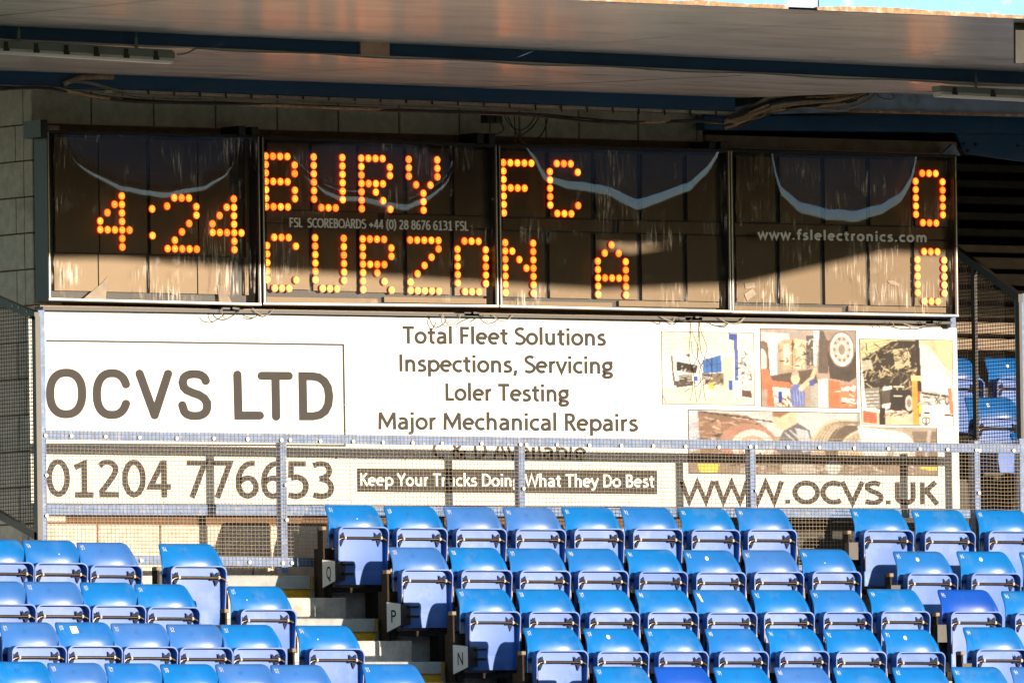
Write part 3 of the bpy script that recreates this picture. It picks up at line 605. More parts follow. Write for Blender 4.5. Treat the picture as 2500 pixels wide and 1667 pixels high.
def place(pic, quad, name, Y=PL-.0006, border=True):
    rg_ = np.random.default_rng(pic.w*7+pic.h); A = pic.a
    for _ in range(1):
        Pd = np.pad(A, ((1, 1), (1, 1), (0, 0)), 'edge'); A = (Pd[:-2, 1:-1]+Pd[2:, 1:-1]+Pd[1:-1, :-2]+Pd[1:-1, 2:]+2*Pd[1:-1, 1:-1])/6
    big = np.repeat(np.repeat(rg_.normal(1, .09, (pic.h//6+1, pic.w//6+1, 1)), 6, 0), 6, 1)[:pic.h, :pic.w]
    for _ in range(3): big = (np.roll(big, 2, 0)+np.roll(big, -2, 0)+np.roll(big, 2, 1)+np.roll(big, -2, 1))/4
    A = A*big*rg_.normal(1, .07, (pic.h, pic.w, 1)); lum = A.mean(2, keepdims=True); pic.a = np.clip((lum+(A-lum)*.9), 0, 1)**1.12*.82+.012
    h, w = pic.h, pic.w; TLq, TRq, BRq, BLq = quad; vs = []; col = []
    if border:
        px_, py_ = 1.3/((TRq[0]-TLq[0])/100), 1.3/((BLq[1]-TLq[1])/100)
        pic.m((pic.xx < px_) | (pic.xx > 100-px_) | (pic.yy < py_*1.2) | (pic.yy > 100-py_*1.2), (.09, .065, .05))
    for j in range(h+1):
        for i in range(w+1):
            s_, t_ = i/w, j/h
            x = (TLq[0]*(1-s_)+TRq[0]*s_)*(1-t_)+(BLq[0]*(1-s_)+BRq[0]*s_)*t_; y = (TLq[1]*(1-s_)+TRq[1]*s_)*(1-t_)+(BLq[1]*(1-s_)+BRq[1]*s_)*t_
            vs.append(at(x, y, Y))
    fs = [(j*(w+1)+i, j*(w+1)+i+1, (j+1)*(w+1)+i+1, (j+1)*(w+1)+i) for j in range(h) for i in range(w)]
    b = MB(); b.add(vs, fs); o = worldoff(sign); me = b.mesh(name, M['print'], False, o)
    ca = me.color_attributes.new('col', 'FLOAT_COLOR', 'CORNER'); c4 = np.ones((h*w, 4, 4), dtype=np.float32); c4[:, :, :3] = pic.a.reshape(h*w, 1, 3); ca.data.foreach_set('color', c4.ravel())
    ob = bpy.data.objects.new(name, me); COL.objects.link(ob); ob.parent = sign; return ob
Wt = (.80, .76, .68); CRM = (.78, .66, .46); DK = (.05, .035, .025); BR = (.22, .14, .09); SKN = (.74, .50, .34); RD = (.62, .17, .07); GR = (.34, .34, .32); BU = (.05, .18, .50); LB = (.50, .60, .68)
# 1: workshop with white lorry (x,y in percent)
p1 = Pic(150, 118, (.82, .80, .74))
p1.poly([(0, 0), (100, 0), (100, 25), (0, 32)], (.80, .76, .62)); p1.poly([(0, 78), (100, 70), (100, 100), (0, 100)], (.78, .70, .55))
for y in range(3, 30, 6): p1.ln(0, y+4, 60, y-6, .8, (.55, .47, .32), .8)
for x in (10, 30, 52, 72): p1.ln(x, 0, x+18, 28, .9, (.6, .5, .34), .7)
p1.poly([(12, 30), (18, 25), (40, 33), (39, 58), (32, 72), (14, 74), (11, 60)], (.80, .77, .70)); p1.poly([(16, 41), (39, 46), (37, 57), (16, 54)], DK); p1.poly([(18, 60), (33, 59), (32, 67), (19, 68)], (.10, .08, .06))
p1.ln(19, 62, 33, 61, .8, Wt); p1.ln(19, 65, 33, 64, .8, Wt); p1.poly([(13, 68), (34, 68), (33, 74), (16, 77)], (.12, .09, .07)); p1.ln(11, 34, 12, 54, 2, BR); p1.ln(12, 56, 14, 74, 2, (.14, .08, .06)); p1.poly([(27, 30), (31, 31), (31, 35), (27, 34)], BR)
p1.scat(16, 36, 45, 72, 22, 4, [(.3, .24, .2), (.7, .66, .6), DK], 3)
p1.poly([(44, 39), (64, 31), (65, 55), (45, 57)], BU)
for x in (49, 54, 59.5): p1.ln(x, 36, x, 55, .7, (.02, .07, .25))
p1.ln(45, 47, 65, 43, .7, (.02, .07, .25)); p1.poly([(44, 57), (67, 56), (68, 74), (46, 72)], (.26, .20, .15)); p1.el(49, 63, 4, 5, DK); p1.el(49, 63, 2.2, 2.8, GR); p1.scat(44, 68, 56, 76, 40, 5, [DK, BR, CRM, GR], 5)
p1.poly([(66, 35), (76, 33), (77, 78), (67, 76)], (.62, .57, .48)); p1.poly([(78, 2), (82, 2), (83, 66), (79, 66)], (.10, .15, .42)); p1.poly([(73, 1), (82, 3), (80, 12), (73, 10)], (.05, .10, .42)); p1.poly([(79, 66), (85, 66), (86, 88), (80, 86)], Wt)
p1.poly([(72, 66), (76, 66), (76, 80), (72, 79)], (.03, .12, .5)); p1.poly([(35, 61), (39, 61), (39, 68), (35, 68)], (.05, .12, .45)); p1.scat(84, 97, 24, 76, 60, 6, [DK, BR, GR, (.35, .38, .45), Wt], 8); p1.poly([(86, 79), (96, 80), (97, 90), (86, 88)], (.14, .08, .07)); p1.poly([(50, 70), (55, 69), (56, 79), (50, 79)], (.66, .55, .12))
p1.ln(1, 88, 4, 98, .8, DK); p1.ln(20, 82, 30, 92, .6, (.4, .35, .28)); p1.ln(30, 78, 24, 83, .8, DK)
place(p1, [(1614.5, 808.5), (1840.5, 812), (1843.5, 989.3), (1616.5, 986.3)], 'workshop_picture')
# 2: mechanic under a lorry
p2 = Pic(150, 124, (.42, .33, .26))
p2.poly([(0, 0), (100, 0), (100, 12), (0, 12)], (.45, .38, .34)); p2.poly([(0, 4), (30, 6), (32, 16), (0, 18)], (.58, .58, .62)); p2.el(3, 42, 9, 26, (.22, .15, .11)); p2.el(2, 42, 5, 16, (.66, .6, .56)); p2.poly([(8, 16), (18, 14), (17, 66), (10, 60)], (.70, .70, .70)); p2.poly([(10, 60), (56, 50), (60, 70), (12, 70)], (.16, .11, .08))
p2.poly([(20, 16), (36, 12), (36, 52), (22, 52)], (.60, .40, .24)); p2.poly([(24, 20), (30, 19), (31, 46), (24, 46)], (.80, .68, .54)); p2.poly([(36, 12), (48, 14), (46, 50), (37, 52)], (.72, .56, .38)); p2.ln(34, 14, 33, 50, 1.4, (.30, .18, .10)); p2.poly([(48, 8), (57, 8), (56, 46), (48, 46)], (.14, .12, .12)); p2.poly([(56, 2), (62, 2), (58, 48), (55, 44)], (.70, .70, .70))
p2.poly([(62, 2), (76, 2), (70, 56), (60, 56)], (.16, .12, .10)); p2.poly([(70, 30), (76, 24), (100, 28), (100, 60), (92, 66), (72, 62)], (.10, .075, .06)); p2.poly([(66, 2), (100, 2), (100, 14), (70, 14)], (.38, .30, .25))
p2.el(85, 25, 13.5, 23, (.26, .2, .16)); p2.el(85, 25, 12, 21, (.80, .76, .70)); p2.el(85, 25, 9.5, 17, (.56, .48, .42)); p2.el(85, 25, 5.2, 10, (.72, .66, .6)); p2.el(85, 25, 3.6, 7, (.36, .29, .24))
for k in range(10): p2.el(85+8*math.cos(k*.628), 25+14*math.sin(k*.628), 1.3, 2.0, (.28, .2, .15))
p2.poly([(0, 52), (8, 52), (12, 66), (30, 68), (34, 76), (0, 78)], (.62, .20, .10)); p2.poly([(7, 70), (14, 74), (14, 98), (6, 98)], RD); p2.poly([(12, 74), (34, 76), (34, 100), (14, 100)], (.70, .66, .58)); p2.poly([(18, 80), (22, 80), (22, 94), (18, 94)], (.03, .05, .40)); p2.scat(14, 34, 84, 100, 26, 6, [RD, DK, (.6, .3, .2)], 9)
p2.poly([(52, 70), (62, 68), (62, 100), (52, 100)], (.42, .42, .38)); p2.poly([(60, 64), (70, 62), (70, 100), (60, 100)], (.78, .76, .70)); p2.poly([(70, 64), (83, 66), (82, 100), (70, 100)], (.66, .19, .08)); p2.poly([(82, 70), (100, 68), (100, 100), (82, 100)], (.68, .24, .12)); p2.poly([(84, 72), (98, 72), (98, 78), (84, 77)], Wt); p2.poly([(84, 86), (100, 88), (100, 94), (84, 92)], (.75, .65, .6)); p2.scat(82, 99, 70, 98, 20, 6, [DK, RD, Wt], 4)
p2.poly([(30, 77), (36, 68), (44, 74), (46, 82), (45, 98), (32, 98)], (.16, .20, .50)); p2.ln(42, 76, 52, 64, 5.5, (.74, .52, .34)); p2.ln(52, 66, 57, 50, 4, (.74, .52, .34)); p2.poly([(50, 66), (56, 62), (55, 72), (51, 72)], (.10, .12, .42)); p2.el(36, 63, 4.5, 7.5, (.74, .58, .42)); p2.poly([(32, 56), (38, 53), (40, 57), (34, 60)], (.5, .42, .34))
for x in (34, 37, 40, 43): p2.ln(x, 78, x+1, 97, .7, (.5, .52, .7), .6)
p2.scat(20, 60, 10, 50, 40, 7, [(.3, .2, .14), (.75, .66, .55), DK], 6)
place(p2, [(1855, 801), (2089.5, 806), (2093, 997.5), (1858.5, 993.5)], 'mechanic_picture')
# 4: brake drum and tyres (behind 3)
p4 = Pic(300, 78, (.40, .33, .27))
p4.poly([(0, 0), (68, 0), (68, 40), (0, 40)], (.52, .54, .54)); p4.poly([(0, 0), (6, 0), (5, 60), (0, 70)], (.44, .48, .54)); p4.poly([(4, 2), (24, 8), (32, 28), (30, 60), (5, 70)], (.28, .17, .11)); p4.scat(5, 30, 8, 60, 70, 8, [(.5, .3, .2), DK, (.6, .5, .45), (.36, .2, .14)], 2)
p4.ln(5, 3, 36, 18, 1.6, DK); p4.el(24, 52, 11.5, 32, (.44, .24, .17)); p4.el(26, 56, 8.6, 26, (.72, .60, .54)); p4.el(26, 58, 6, 19, (.52, .36, .28)); p4.el(26.5, 60, 4.5, 14, (.80, .74, .68))
for k in range(8): p4.el(26.5+3.4*math.cos(k*.785), 60+11*math.sin(k*.785), .6, 2.2, (.25, .2, .18))
p4.el(39, 8, 5, 22, SKN); p4.poly([(34, 0), (42, 0), (37, 10), (34, 8)], (.30, .17, .09)); p4.poly([(35, 60), (38, 32), (44, 18), (49, 30), (50, 66), (45, 76), (38, 74)], (.16, .15, .17)); p4.poly([(43, 26), (48, 30), (50, 60), (46, 66)], (.48, .50, .54)); p4.ln(39, 34, 46, 58, .8, (.5, .5, .52)); p4.ln(41, 30, 47, 52, .8, (.5, .5, .52))
p4.el(62, 56, 13, 45, (.56, .46, .34)); p4.el(66, 62, 11, 42, (.16, .12, .09))
for k in range(6): p4.el(62.5+k*1.3, 58, 12, 44, (.26, .19, .13), .9, .965)
p4.el(72, 70, 12, 44, (.60, .50, .38))
for k in range(6): p4.el(72.5+k*1.2, 72, 11.4, 43, (.28, .21, .15), .9, .965)
p4.poly([(68, 22), (84, 28), (90, 60), (86, 90), (72, 90)], (.66, .68, .68)); p4.el(84, 66, 8, 36, (.78, .75, .70)); p4.el(85, 72, 5.5, 26, (.50, .44, .38)); p4.el(86, 74, 4, 19, (.74, .7, .64)); p4.poly([(90, 28), (100, 28), (100, 100), (92, 100)], (.24, .18, .14)); p4.ln(97, 28, 95, 80, 1.6, (.45, .4, .36))
p4.poly([(0, 70), (100, 72), (100, 100), (0, 100)], (.30, .23, .18)); p4.poly([(3.5, 84), (12.5, 84), (11.5, 98), (4.6, 98)], (.74, .66, .06)); p4.poly([(93, 86), (100, 86), (100, 91), (93, 90)], (.75, .70, .10)); p4.scat(20, 90, 76, 99, 90, 6, [(.5, .46, .42), DK, (.3, .24, .2), (.62, .6, .56)], 12); p4.el(58, 88, 3, 12, (.60, .68, .68), .8); p4.el(44, 90, 7, 12, (.5, .48, .44), .8)
place(p4, [(1679, 999), (2287, 1011), (2290, 1161), (1681, 1155.5)], 'brake_drum_picture', PL-.0004)
b = MB(); b.add([at(x, y, PL-.0010) for x, y in [(2099, 992), (2337, 996), (2339, 1044.5), (2100, 1041)]], [(0, 1, 2, 3)]); part('white_margin', b, M['white'], sign)
# 3: black lorry with tilted cab
p3 = Pic(150, 138, (.78, .76, .70))
p3.poly([(0, 0), (100, 0), (100, 35), (40, 40), (0, 30)], (.72, .60, .34))
for k in range(7): p3.ln(0, 6+6*k, 34, 1+2*k, 1.2, (.40, .30, .14), .8)
for k in range(5): p3.ln(66+k*3, 0, 100, 26+k*7, 1.2, (.55, .46, .30), .8)
p3.poly([(64, 4), (72, 6), (94, 34), (92, 60), (66, 58)], (.52, .58, .62)); p3.poly([(64, 34), (92, 36), (96, 62), (66, 60)], (.74, .78, .80)); p3.poly([(0, 84), (62, 86), (100, 80), (100, 100), (0, 100)], (.66, .54, .38)); p3.poly([(62, 60), (100, 62), (100, 100), (64, 100)], (.78, .75, .68))
p3.poly([(2, 24), (36, 2), (62, 1), (66, 56), (60, 84), (52, 84), (20, 82), (6, 80), (4, 56)], (.055, .04, .028)); p3.scat(4, 64, 4, 60, 170, 9, [(.45, .36, .2), DK, (.25, .2, .13), (.62, .53, .32), (.12, .09, .06)], 21)
p3.poly([(36, 12), (52, 10), (54, 30), (38, 34)], (.55, .46, .28)); p3.scat(36, 54, 10, 34, 40, 8, [DK, (.6, .5, .3)], 22); p3.poly([(0, 26), (12, 24), (14, 34), (2, 38)], (.6, .56, .44), .7)
p3.poly([(4, 58), (20, 56), (21, 82), (6, 80)], (.26, .24, .21)); [p3.ln(6, 62+4*k, 19, 61+4*k, 1.1, (.66, .62, .55)) for k in range(5)]; p3.poly([(22, 60), (32, 56), (31, 74), (23, 78)], (.12, .09, .07)); p3.poly([(24, 56), (34, 54), (34, 58), (24, 60)], Wt); p3.poly([(23, 76), (32, 74), (31, 80), (22, 84)], Wt)
p3.poly([(34, 60), (52, 58), (50, 82), (34, 82)], (.045, .035, .03)); p3.ln(36, 66, 44, 66, 1.6, (.7, .65, .5)); p3.ln(36, 55, 46, 55, 1.6, (.7, .65, .5)); p3.el(51, 74, 7.5, 13, DK); p3.el(52, 74, 4.3, 9, (.66, .58, .5)); p3.el(52, 74, 2.4, 5, (.3, .24, .2)); p3.poly([(9, 80), (16, 80), (16, 84), (9, 84)], (.8, .78, .6))
p3.poly([(60, 0), (64, 0), (66, 60), (62, 60)], DK); p3.poly([(55, 42), (66, 42), (66, 48), (55, 48)], (.75, .62, .28)); p3.poly([(55, 48), (61, 48), (63, 100), (56, 100)], (.80, .36, .05)); p3.poly([(61, 60), (64, 60), (65, 90), (62, 90)], (.60, .10, .05)); p3.poly([(63, 76), (66, 74), (66, 84), (63, 86)], (.75, .7, .1))
p3.poly([(66, 58), (94, 64), (94, 74), (68, 76)], (.5, .48, .44)); p3.ln(66, 62, 94, 66, 2, DK); p3.ln(68, 70, 92, 72, 2.4, Wt); p3.scat(66, 92, 60, 76, 26, 7, [DK, Wt, GR], 23); p3.el(93, 70, 2.6, 6, (.12, .12, .13)); p3.el(93, 70, 1.4, 3.4, (.5, .5, .5)); p3.poly([(94, 56), (98, 56), (100, 86), (96, 86)], (.72, .22, .10)); p3.poly([(68, 84), (74, 84), (74, 86), (68, 86)], DK); p3.poly([(90, 86), (100, 87), (100, 89), (90, 88)], DK)
p3.poly([(2, 83), (17, 86), (17, 98), (2, 97)], (.62, .16, .08)); p3.poly([(20, 80), (26, 80), (26, 99), (19, 99)], DK); [p3.ln(3, 87+3*k, 16, 88.5+3*k, .6, (.3, .07, .04)) for k in range(4)]; p3.scat(26, 54, 82, 90, 30, 5, [DK, (.6, .2, .1), Wt], 24); p3.el(70, 94, 5, 4.5, DK, 1, .75); p3.ln(70, 90, 70, 99, 1, DK)
place(p3, [(2098, 826.5), (2325.5, 830), (2328.7, 1039.8), (2103.5, 1037)], 'tilted_cab_picture', PL-.0016)
# black rail of wiring hanging down over the sign
# ------------------------------------------------------------------ blue rail under the sign and mesh fence
b = MB(); b.prism([at(90, 1229, -.07), at(2420, 1244.5, -.07), at(2420, 1264, -.07), at(90, 1256, -.07)], (0, .05, 0))
solo('blue_rail', b, M['blue_paint'], 'worn blue steel rail on the wall just under the white sign', 'rail')
YFn = -.66
fence = thing('mesh_fence', (at(104, 1370, YFn).x, YFn, T[0]), 'wire mesh barrier with worn blue angle frame in front of the sign', 'fence')
def rail(name, y0l, y1l, y0r, y1r, xa=96, xb=2496, Y=YFn, th=.045, m='blue_paint'):
    def yy(x, a, c): return a+(c-a)*(x-113)/(2387)
    b = MB(); b.prism([at(xa, yy(xa, y0l, y0r), Y), at(xb, yy(xb, y0l, y0r), Y), at(xb, yy(xb, y1l, y1r), Y), at(xa, yy(xa, y1l, y1r), Y)], (0, th, 0)); return part(name, b, M[m], fence)
rail('top_rail', 1050, 1072, 1084, 1106); rail('bottom_rail', 1352, 1374, 1386, 1408)
def post(px, pyt, pyb, wpx, Y=YFn+.001, th=.055, m='blue_paint', name='post', dark=False):
    p = at(px, pyt, Y); q = at(px, pyb, Y); x = at(px, (pyt+pyb)/2, Y).x; hw = wpx/353/.819/2
    b = MB(); b.box(x-hw, x+hw, Y+.0005, Y+th, q.z, p.z-.001); return part(name, b, M[m], fence)
for px in (694, 1276, 1840, 2388): post(px, 1076, 1398, 14, Y=YFn+.004, th=.06)
cp = post(105, 757, 1400, 15, Y=YFn-.002, th=.06); rp = post(2498, 1070, 1420, 14, Y=YFn+.004, th=.05); rp2 = post(2496, 716, 1075, 14, Y=-.27, th=.05)
# mesh, one panel per bay
def meshpanel(x0, x1, z0, z1, Y, px=.0304, pz=.0254, r=.0013, name='mesh_panel', X=None, top=None, bot=None, m='wire'):
    b = MB(); x = x0+px*.5; w_ = r
    def wr(a, c):
        a = Vector(a); c = Vector(c); d = (c-a).normalized(); s1 = d.cross(Vector((0, 1, 0)) if X is None else Vector((1, 0, 0))).normalized()*w_; s2 = Vector((0, w_, 0)) if X is None else Vector((w_, 0, 0))
        o = len(b.v); b.v += [tuple(a+s1), tuple(a-s2), tuple(a-s1), tuple(a+s2), tuple(c+s1), tuple(c-s2), tuple(c-s1), tuple(c+s2)]
        for i in range(4): b.f.append((o+i, o+(i+1) % 4, o+4+(i+1) % 4, o+4+i))
    while x < x1:
        j = .0015*math.sin(x*9)
        if X is None: wr((x, Y+.001, z0), (x+j, Y+.001, z1))
        else: wr((X, x, bot(x)), (X, x, top(x)))
        x += px
    z = z0+pz*.5
    while z < z1:
        if X is None:
            n_ = 6; pr_ = None
            for k in range(n_+1):
                q = Vector((x0+(x1-x0)*k/n_, Y-.003, z+.002*math.sin(k*1.7+z*8)));
                if pr_ is not None: wr(pr_, q)
                pr_ = q
        else:
            ys = [y_ for y_ in np.linspace(x0, x1, 40) if bot(y_) < z < top(y_)]
            if len(ys) > 1: wr((X, ys[0], z), (X, ys[-1], z))
        z += pz
    return part(name, b, M[m], fence, kind='stuff')
zb0 = at(1200, 1392, YFn).z; zt0 = at(1200, 1062, YFn).z+.012
xe = [at(x, 1200, YFn).x for x in (108, 694, 1276, 1840, 2388, 2496)]
for a, c in zip(xe, xe[1:]): meshpanel(a, c, zb0, zt0, YFn-.006)
# washers
WA = [(x/2.767, 850+y/2.767) for x, y in [(307, 588), (482, 592), (713, 597), (943, 602), (1195, 608), (1445, 608), (1672, 613), (1902, 620), (1960, 620), (2165, 628), (315, 857), (315, 1130), (1932, 922), (1938, 1158)]]
WA += [(800+x/2.767, 850+y/2.767) for x, y in [(173, 630), (375, 635), (575, 640), (773, 643), (1040, 645), (1302, 650), (1342, 650), (1550, 652), (1768, 655), (1983, 658), (2200, 660), (1325, 947)]]
WA += [(1650+x/2.767, 850+y/2.767) for x, y in [(65, 663), (290, 668), (503, 665), (542, 667), (757, 668), (970, 670), (1205, 675), (1435, 678), (1648, 680), (1835, 683), (2030, 688), (2050, 690), (2282, 690), (2050, 977), (545, 960)]]
WA += [(345.1, 1367.5), (610, 1371.8), (691, 1373.6), (713, 1373.6)]
for x, y in WA:
    p = at(x, y, YFn-.010); b = MB(); b.tube([p, p+Vector((0, -.004, 0))], .0125, 12); b.tube([p+Vector((0, -.0041, 0)), p+Vector((0, -.009, 0))], .005, 6); part('washer', b, M['washer'], fence)
# left wing
XL = at(92, 1100, YFn+.02).x-.012
def wing(P, Q, X, sec, name, m):    # bar in the plane X between two photo points
    a = atX(P[0], P[1], X); c = atX(Q[0], Q[1], X); b = MB(); co_ = []
    for z in (-sec/2, sec/2): co_ += [a+Vector((-.02, 0, z)), a+Vector((.02, 0, z)), c+Vector((.02, 0, z)), c+Vector((-.02, 0, z))]
    b.hexa(co_); part(name, b, M[m], fence); return a, c
ta, tc = wing((-60, 708), (90, 772), XL, .055, 'wing_top_bar', 'dark_steel')
ba_, bc = wing((-60, 1222), (96, 1310), XL, .052, 'wing_bottom_bar', 'dark_steel')
def lin(a, c): return lambda y: a.z+(c.z-a.z)*(y-a.y)/(c.y-a.y)
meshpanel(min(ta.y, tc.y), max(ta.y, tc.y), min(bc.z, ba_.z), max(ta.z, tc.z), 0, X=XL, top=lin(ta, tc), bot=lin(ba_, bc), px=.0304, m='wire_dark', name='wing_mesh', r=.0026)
b = MB(); q = atX(93, 1000, XL); b.box(XL-.02, XL+.02, q.y-.01, q.y+.035, bc.z-.02, tc.z); part('wing_stile', b, M['dark_steel'], fence)
for P in ((31, 747), (46, 751), (66, 761), (72, 772)): 
    p = atX(P[0], P[1], XL-.021); b = MB(); b.tube([p, p-Vector((.004, 0, 0))], .006, 8); part('bolt', b, M['washer'], fence)
# right wing
XR = at(2490, 900, -.25).x-.012
ta, tc = wing((2330, 608), (2492, 728), XR, .058, 'wing_top_bar', 'dark_steel')
ylo = atX(2492, 900, XR).y; yhi = atX(2336, 900, XR).y
zb_ = atX(2400, 1090, XR).z
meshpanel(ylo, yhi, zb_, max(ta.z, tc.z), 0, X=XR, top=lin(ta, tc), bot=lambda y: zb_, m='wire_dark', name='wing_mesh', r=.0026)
b = MB(); q = atX(2381, 900, XR); b.box(XR-.012, XR+.012, q.y-.022, q.y+.022, zb_, lin(ta, tc)(q.y)); part('wing_stile', b, M['dark_steel'], fence)
b = MB(); q = atX(2489, 900, XR); b.box(XR-.012, XR+.012, q.y-.022, q.y+.022, zb_, tc.z); part('wing_stile', b, M['dark_steel'], fence)
b = MB(); q = at(2321, 790, -.1); b.box(q.x-.022, q.x+.022, -.13, -.09, q.z-.03, at(2321, 778, -.1).z+.02); part('post_stub', b, M['blue_paint'], fence)

# ------------------------------------------------------------------ seats
H = .79
def px2(x, y): return ((x-716)/7.125/353/.819, -(y-455)/7.125/353)
def make_seat(wf=1.0):
    back = MB(); NX, NZ = 20, 22; vs = []; fs = []
    zz = [0, .004, .010, .018, .03, .05, .075, .10, .125, .15, .175, .195, .205, .212, .218, .228, .24, .26, .275, .285, .292, .298, .30]
    NZ = len(zz)-1
    for layer in (0, 1):
        for k, z in enumerate(zz):
            hw = .197+.040*min(1, z/.2)**.9
            rr = .032
            if z < rr: hw -= (rr-math.sqrt(max(0, rr*rr-(rr-z)**2)))*.85
            wrap = .012+.05*min(1, z/.2)
            yf = -.012-.062*math.sin(min(1, z/.15)*math.pi/2)
            for i in range(NX+1):
                s = 2*i/NX-1
                y = yf-wrap*abs(s)**3
                if z > .205: y += .045*min(1, (z-.205)/.013)*(1-abs(s)**6)
                y += .012*max(0, 1-z/.012) if z < .012 else 0
                vs.append((s*hw*wf, y+(.007 if layer else 0), H-z))
    W_ = NX+1; n1 = (NZ+1)*W_
    for k in range(NZ):
        for i in range(NX):
            a = k*W_+i; fs.append((a, a+1, a+W_+1, a+W_)); a += n1; fs.append((a, a+W_, a+W_+1, a+1))
    for i in range(NX): fs.append((i, i+n1, i+1+n1, i+1)); a = NZ*W_+i; fs.append((a, a+1, a+1+n1, a+n1))
    for k in range(NZ): a = k*W_; fs.append((a, a+W_, a+W_+n1, a+n1)); a += NX; fs.append((a, a+n1, a+W_+n1, a+W_))
    back.add(vs, fs)
    # pan: shallow tray folded upright, underside to the viewer, with a rim round top and sides
    pan = MB(); zt, zb = H-.155, H-.545; hw = .209; yb = -.155; rim = .050; out = []; 
    def outline(inset):
        P = []; r = .045-inset*.5; h_ = hw-inset; z1 = zt-inset
        P.append((-(h_-.022), zb+.0)); P.append((-(h_-.005), zb+.10))
        for k in range(7): g_ = math.pi-math.pi/2*k/6; P.append((-h_+r+r*math.cos(g_), z1-r+r*math.sin(g_)))
        for k in range(7): g_ = math.pi/2-math.pi/2*k/6; P.append((h_-r+r*math.cos(g_), z1-r+r*math.sin(g_)))
        P.append((h_-.005, zb+.10)); P.append((h_-.022, zb+.0)); return P
    O = outline(0); I = outline(.008); n = len(O)
    def lean(z): return -.012*math.sin(math.pi*min(1, max(0, (z-zb)/(zt-zb))))
    def dep(z): t = min(1, max(0, (z-zb)/.16)); return rim*(.25+.75*t)
    vo = [(x*wf, yb+.006, z) for x, z in O]; vf = [(x*wf, yb-dep(z), z) for x, z in O]; vi = [(x*wf, yb-dep(z), z) for x, z in I]; vb = [(x*wf, yb, z) for x, z in I]
    fs = []
    for i in range(n-1):
        fs += [(i, i+1, n+i+1, n+i), (n+i, n+i+1, 2*n+i+1, 2*n+i), (2*n+i, 2*n+i+1, 3*n+i+1, 3*n+i)]
    pan.add(vo+vf+vi+vb, fs)
    # inner face as a bulged grid, plus back
    G = 12; vs = []
    for a in range(G+1):
        z = zb+(zt-.008-zb)*a/G
        for c in range(G+1):
            s = 2*c/G-1; zc = z
            xw = hw-.008-(.022*(1-min(1, (z-zb)/.1))); t = max(0, (z-(zt-.045))/.037)
            if t > 0: xw -= (1-math.sqrt(max(0, 1-t*t)))*.037
            vs.append((s*xw*wf, yb+.001-.008*(1-s*s)*math.sin(math.pi*a/G)*1.0-.014*max(0, 1-a/3)*(1-s**4), zc))
    fs = [(a*(G+1)+c, a*(G+1)+c+1, (a+1)*(G+1)+c+1, (a+1)*(G+1)+c) for a in range(G) for c in range(G)]
    pan.add(vs, fs); pan.add([(x*wf, yb+.007, z) for x, z in O], [tuple(range(n))])
    fr = MB(); yt = yb-rim*.62; P = [(350, 1180), (350, 900), (350, 730), (362, 690), (390, 662), (435, 650), (480, 646), (780, 646), (1080, 650), (1125, 657), (1165, 680), (1190, 715), (1200, 760), (1204, 900), (1206, 1180)]
    fr.tube([((px2(x-45, y)[0])*wf, yt, zt+px2(x, y)[1]) for x, y in P], .0092, 8)
    gs = []
    for dx in (0, 628):
        gq = MB(); P = [(346, 550), (395, 604), (450, 550), (462, 612), (450, 690), (407, 792), (380, 690), (318, 694), (316, 655), (348, 636)]
        gq.prism([(px2(x+dx-18, y)[0]*wf, yb-.0125, zt+px2(x, y)[1]) for x, y in P], (0, .006, 0)); gs.append(gq)
    cols_ = []
    for x in (-.145, .150): col = MB(); cols_.append(col); col.tube([(x*wf, yt, zt+px2(0, 646)[1]), ((x+.012)*wf, yt, zt+px2(0, 646)[1])], .0118, 8)
    br = MB(); br.box(-.236*wf, -.19*wf, -.10, .045, .02, H-.30); br.box(-.20*wf, -.13*wf, -.15, -.04, H-.385, H-.305); br.box(-.19*wf, .19*wf, -.05, .0, H-.40, H-.36); br.box(.17*wf, .236*wf, -.08, .03, .0, H-.33); br.box(-.19*wf, .17*wf, -.12, -.09, .19, .225)
    me = {}
    for nm, mb_, m_, sm in (('backrest', back, BL[0], True), ('seat_pan', pan, M['pan'], False), ('tube_frame', fr, M['bronze'], True), ('bracket', br, M['dull_steel'], False), ('tube_collar', cols_[0], M['washer'], False), ('tube_collar1', cols_[1], M['washer'], False)):
        q = mb_.mesh(nm, m_, sm); fixn(q); me[nm] = q
    q = gs[0].mesh('clip', M['navy']); fixn(q); me['clip0'] = q; q = gs[1].mesh('clip', M['navy']); fixn(q); me['clip1'] = q
    # smooth the pan where it bulges
    import bmesh
    return me
SEAT = {1.0: make_seat(1.0), 1.06: make_seat(1.055)}
BACKS = {(wf, i): None for wf in SEAT for i in range(4)}
for (wf, i) in list(BACKS):
    q = SEAT[wf]['backrest'].copy(); q.materials[0] = BL[i]; BACKS[(wf, i)] = q
DIG = {'0': [[(0, 2), (.1, 3.6), (.9, 4), (1.5, 2.4), (1.2, .5), (.5, 0), (0, 2)]], '1': [[(.5, 4), (.6, 0)]], '2': [[(0, 3.3), (.6, 4), (1.3, 3), (0, 0), (1.4, .2)]], '3': [[(0, 3.8), (1.2, 3.4), (.5, 2.2), (1.3, 1.2), (.4, 0), (0, .4)]],
       '4': [[(.3, 4), (0, 1.6), (1.4, 1.8)], [(1, 3), (.9, 0)]], '5': [[(1.3, 4), (.2, 3.8), (.1, 2.3), (1.2, 1.9), (1.1, .4), (0, 0)]], '6': [[(1.1, 4), (.2, 2), (.3, .2), (1.2, .4), (1.1, 1.6), (.2, 1.4)]],
       '7': [[(0, 3.8), (1.3, 4), (.6, 0)], [(.2, 2), (1.2, 2.1)]], '8': [[(1.2, 3.5), (.4, 4), (.3, 3), (1.2, 1), (.5, 0), (.1, 1), (1.2, 3)]], '9': [[(1.2, 3.4), (.3, 4), (.1, 2.8), (1.1, 2.6), (1.2, 3.4), (1.0, 0)]]}
NUMM = {}
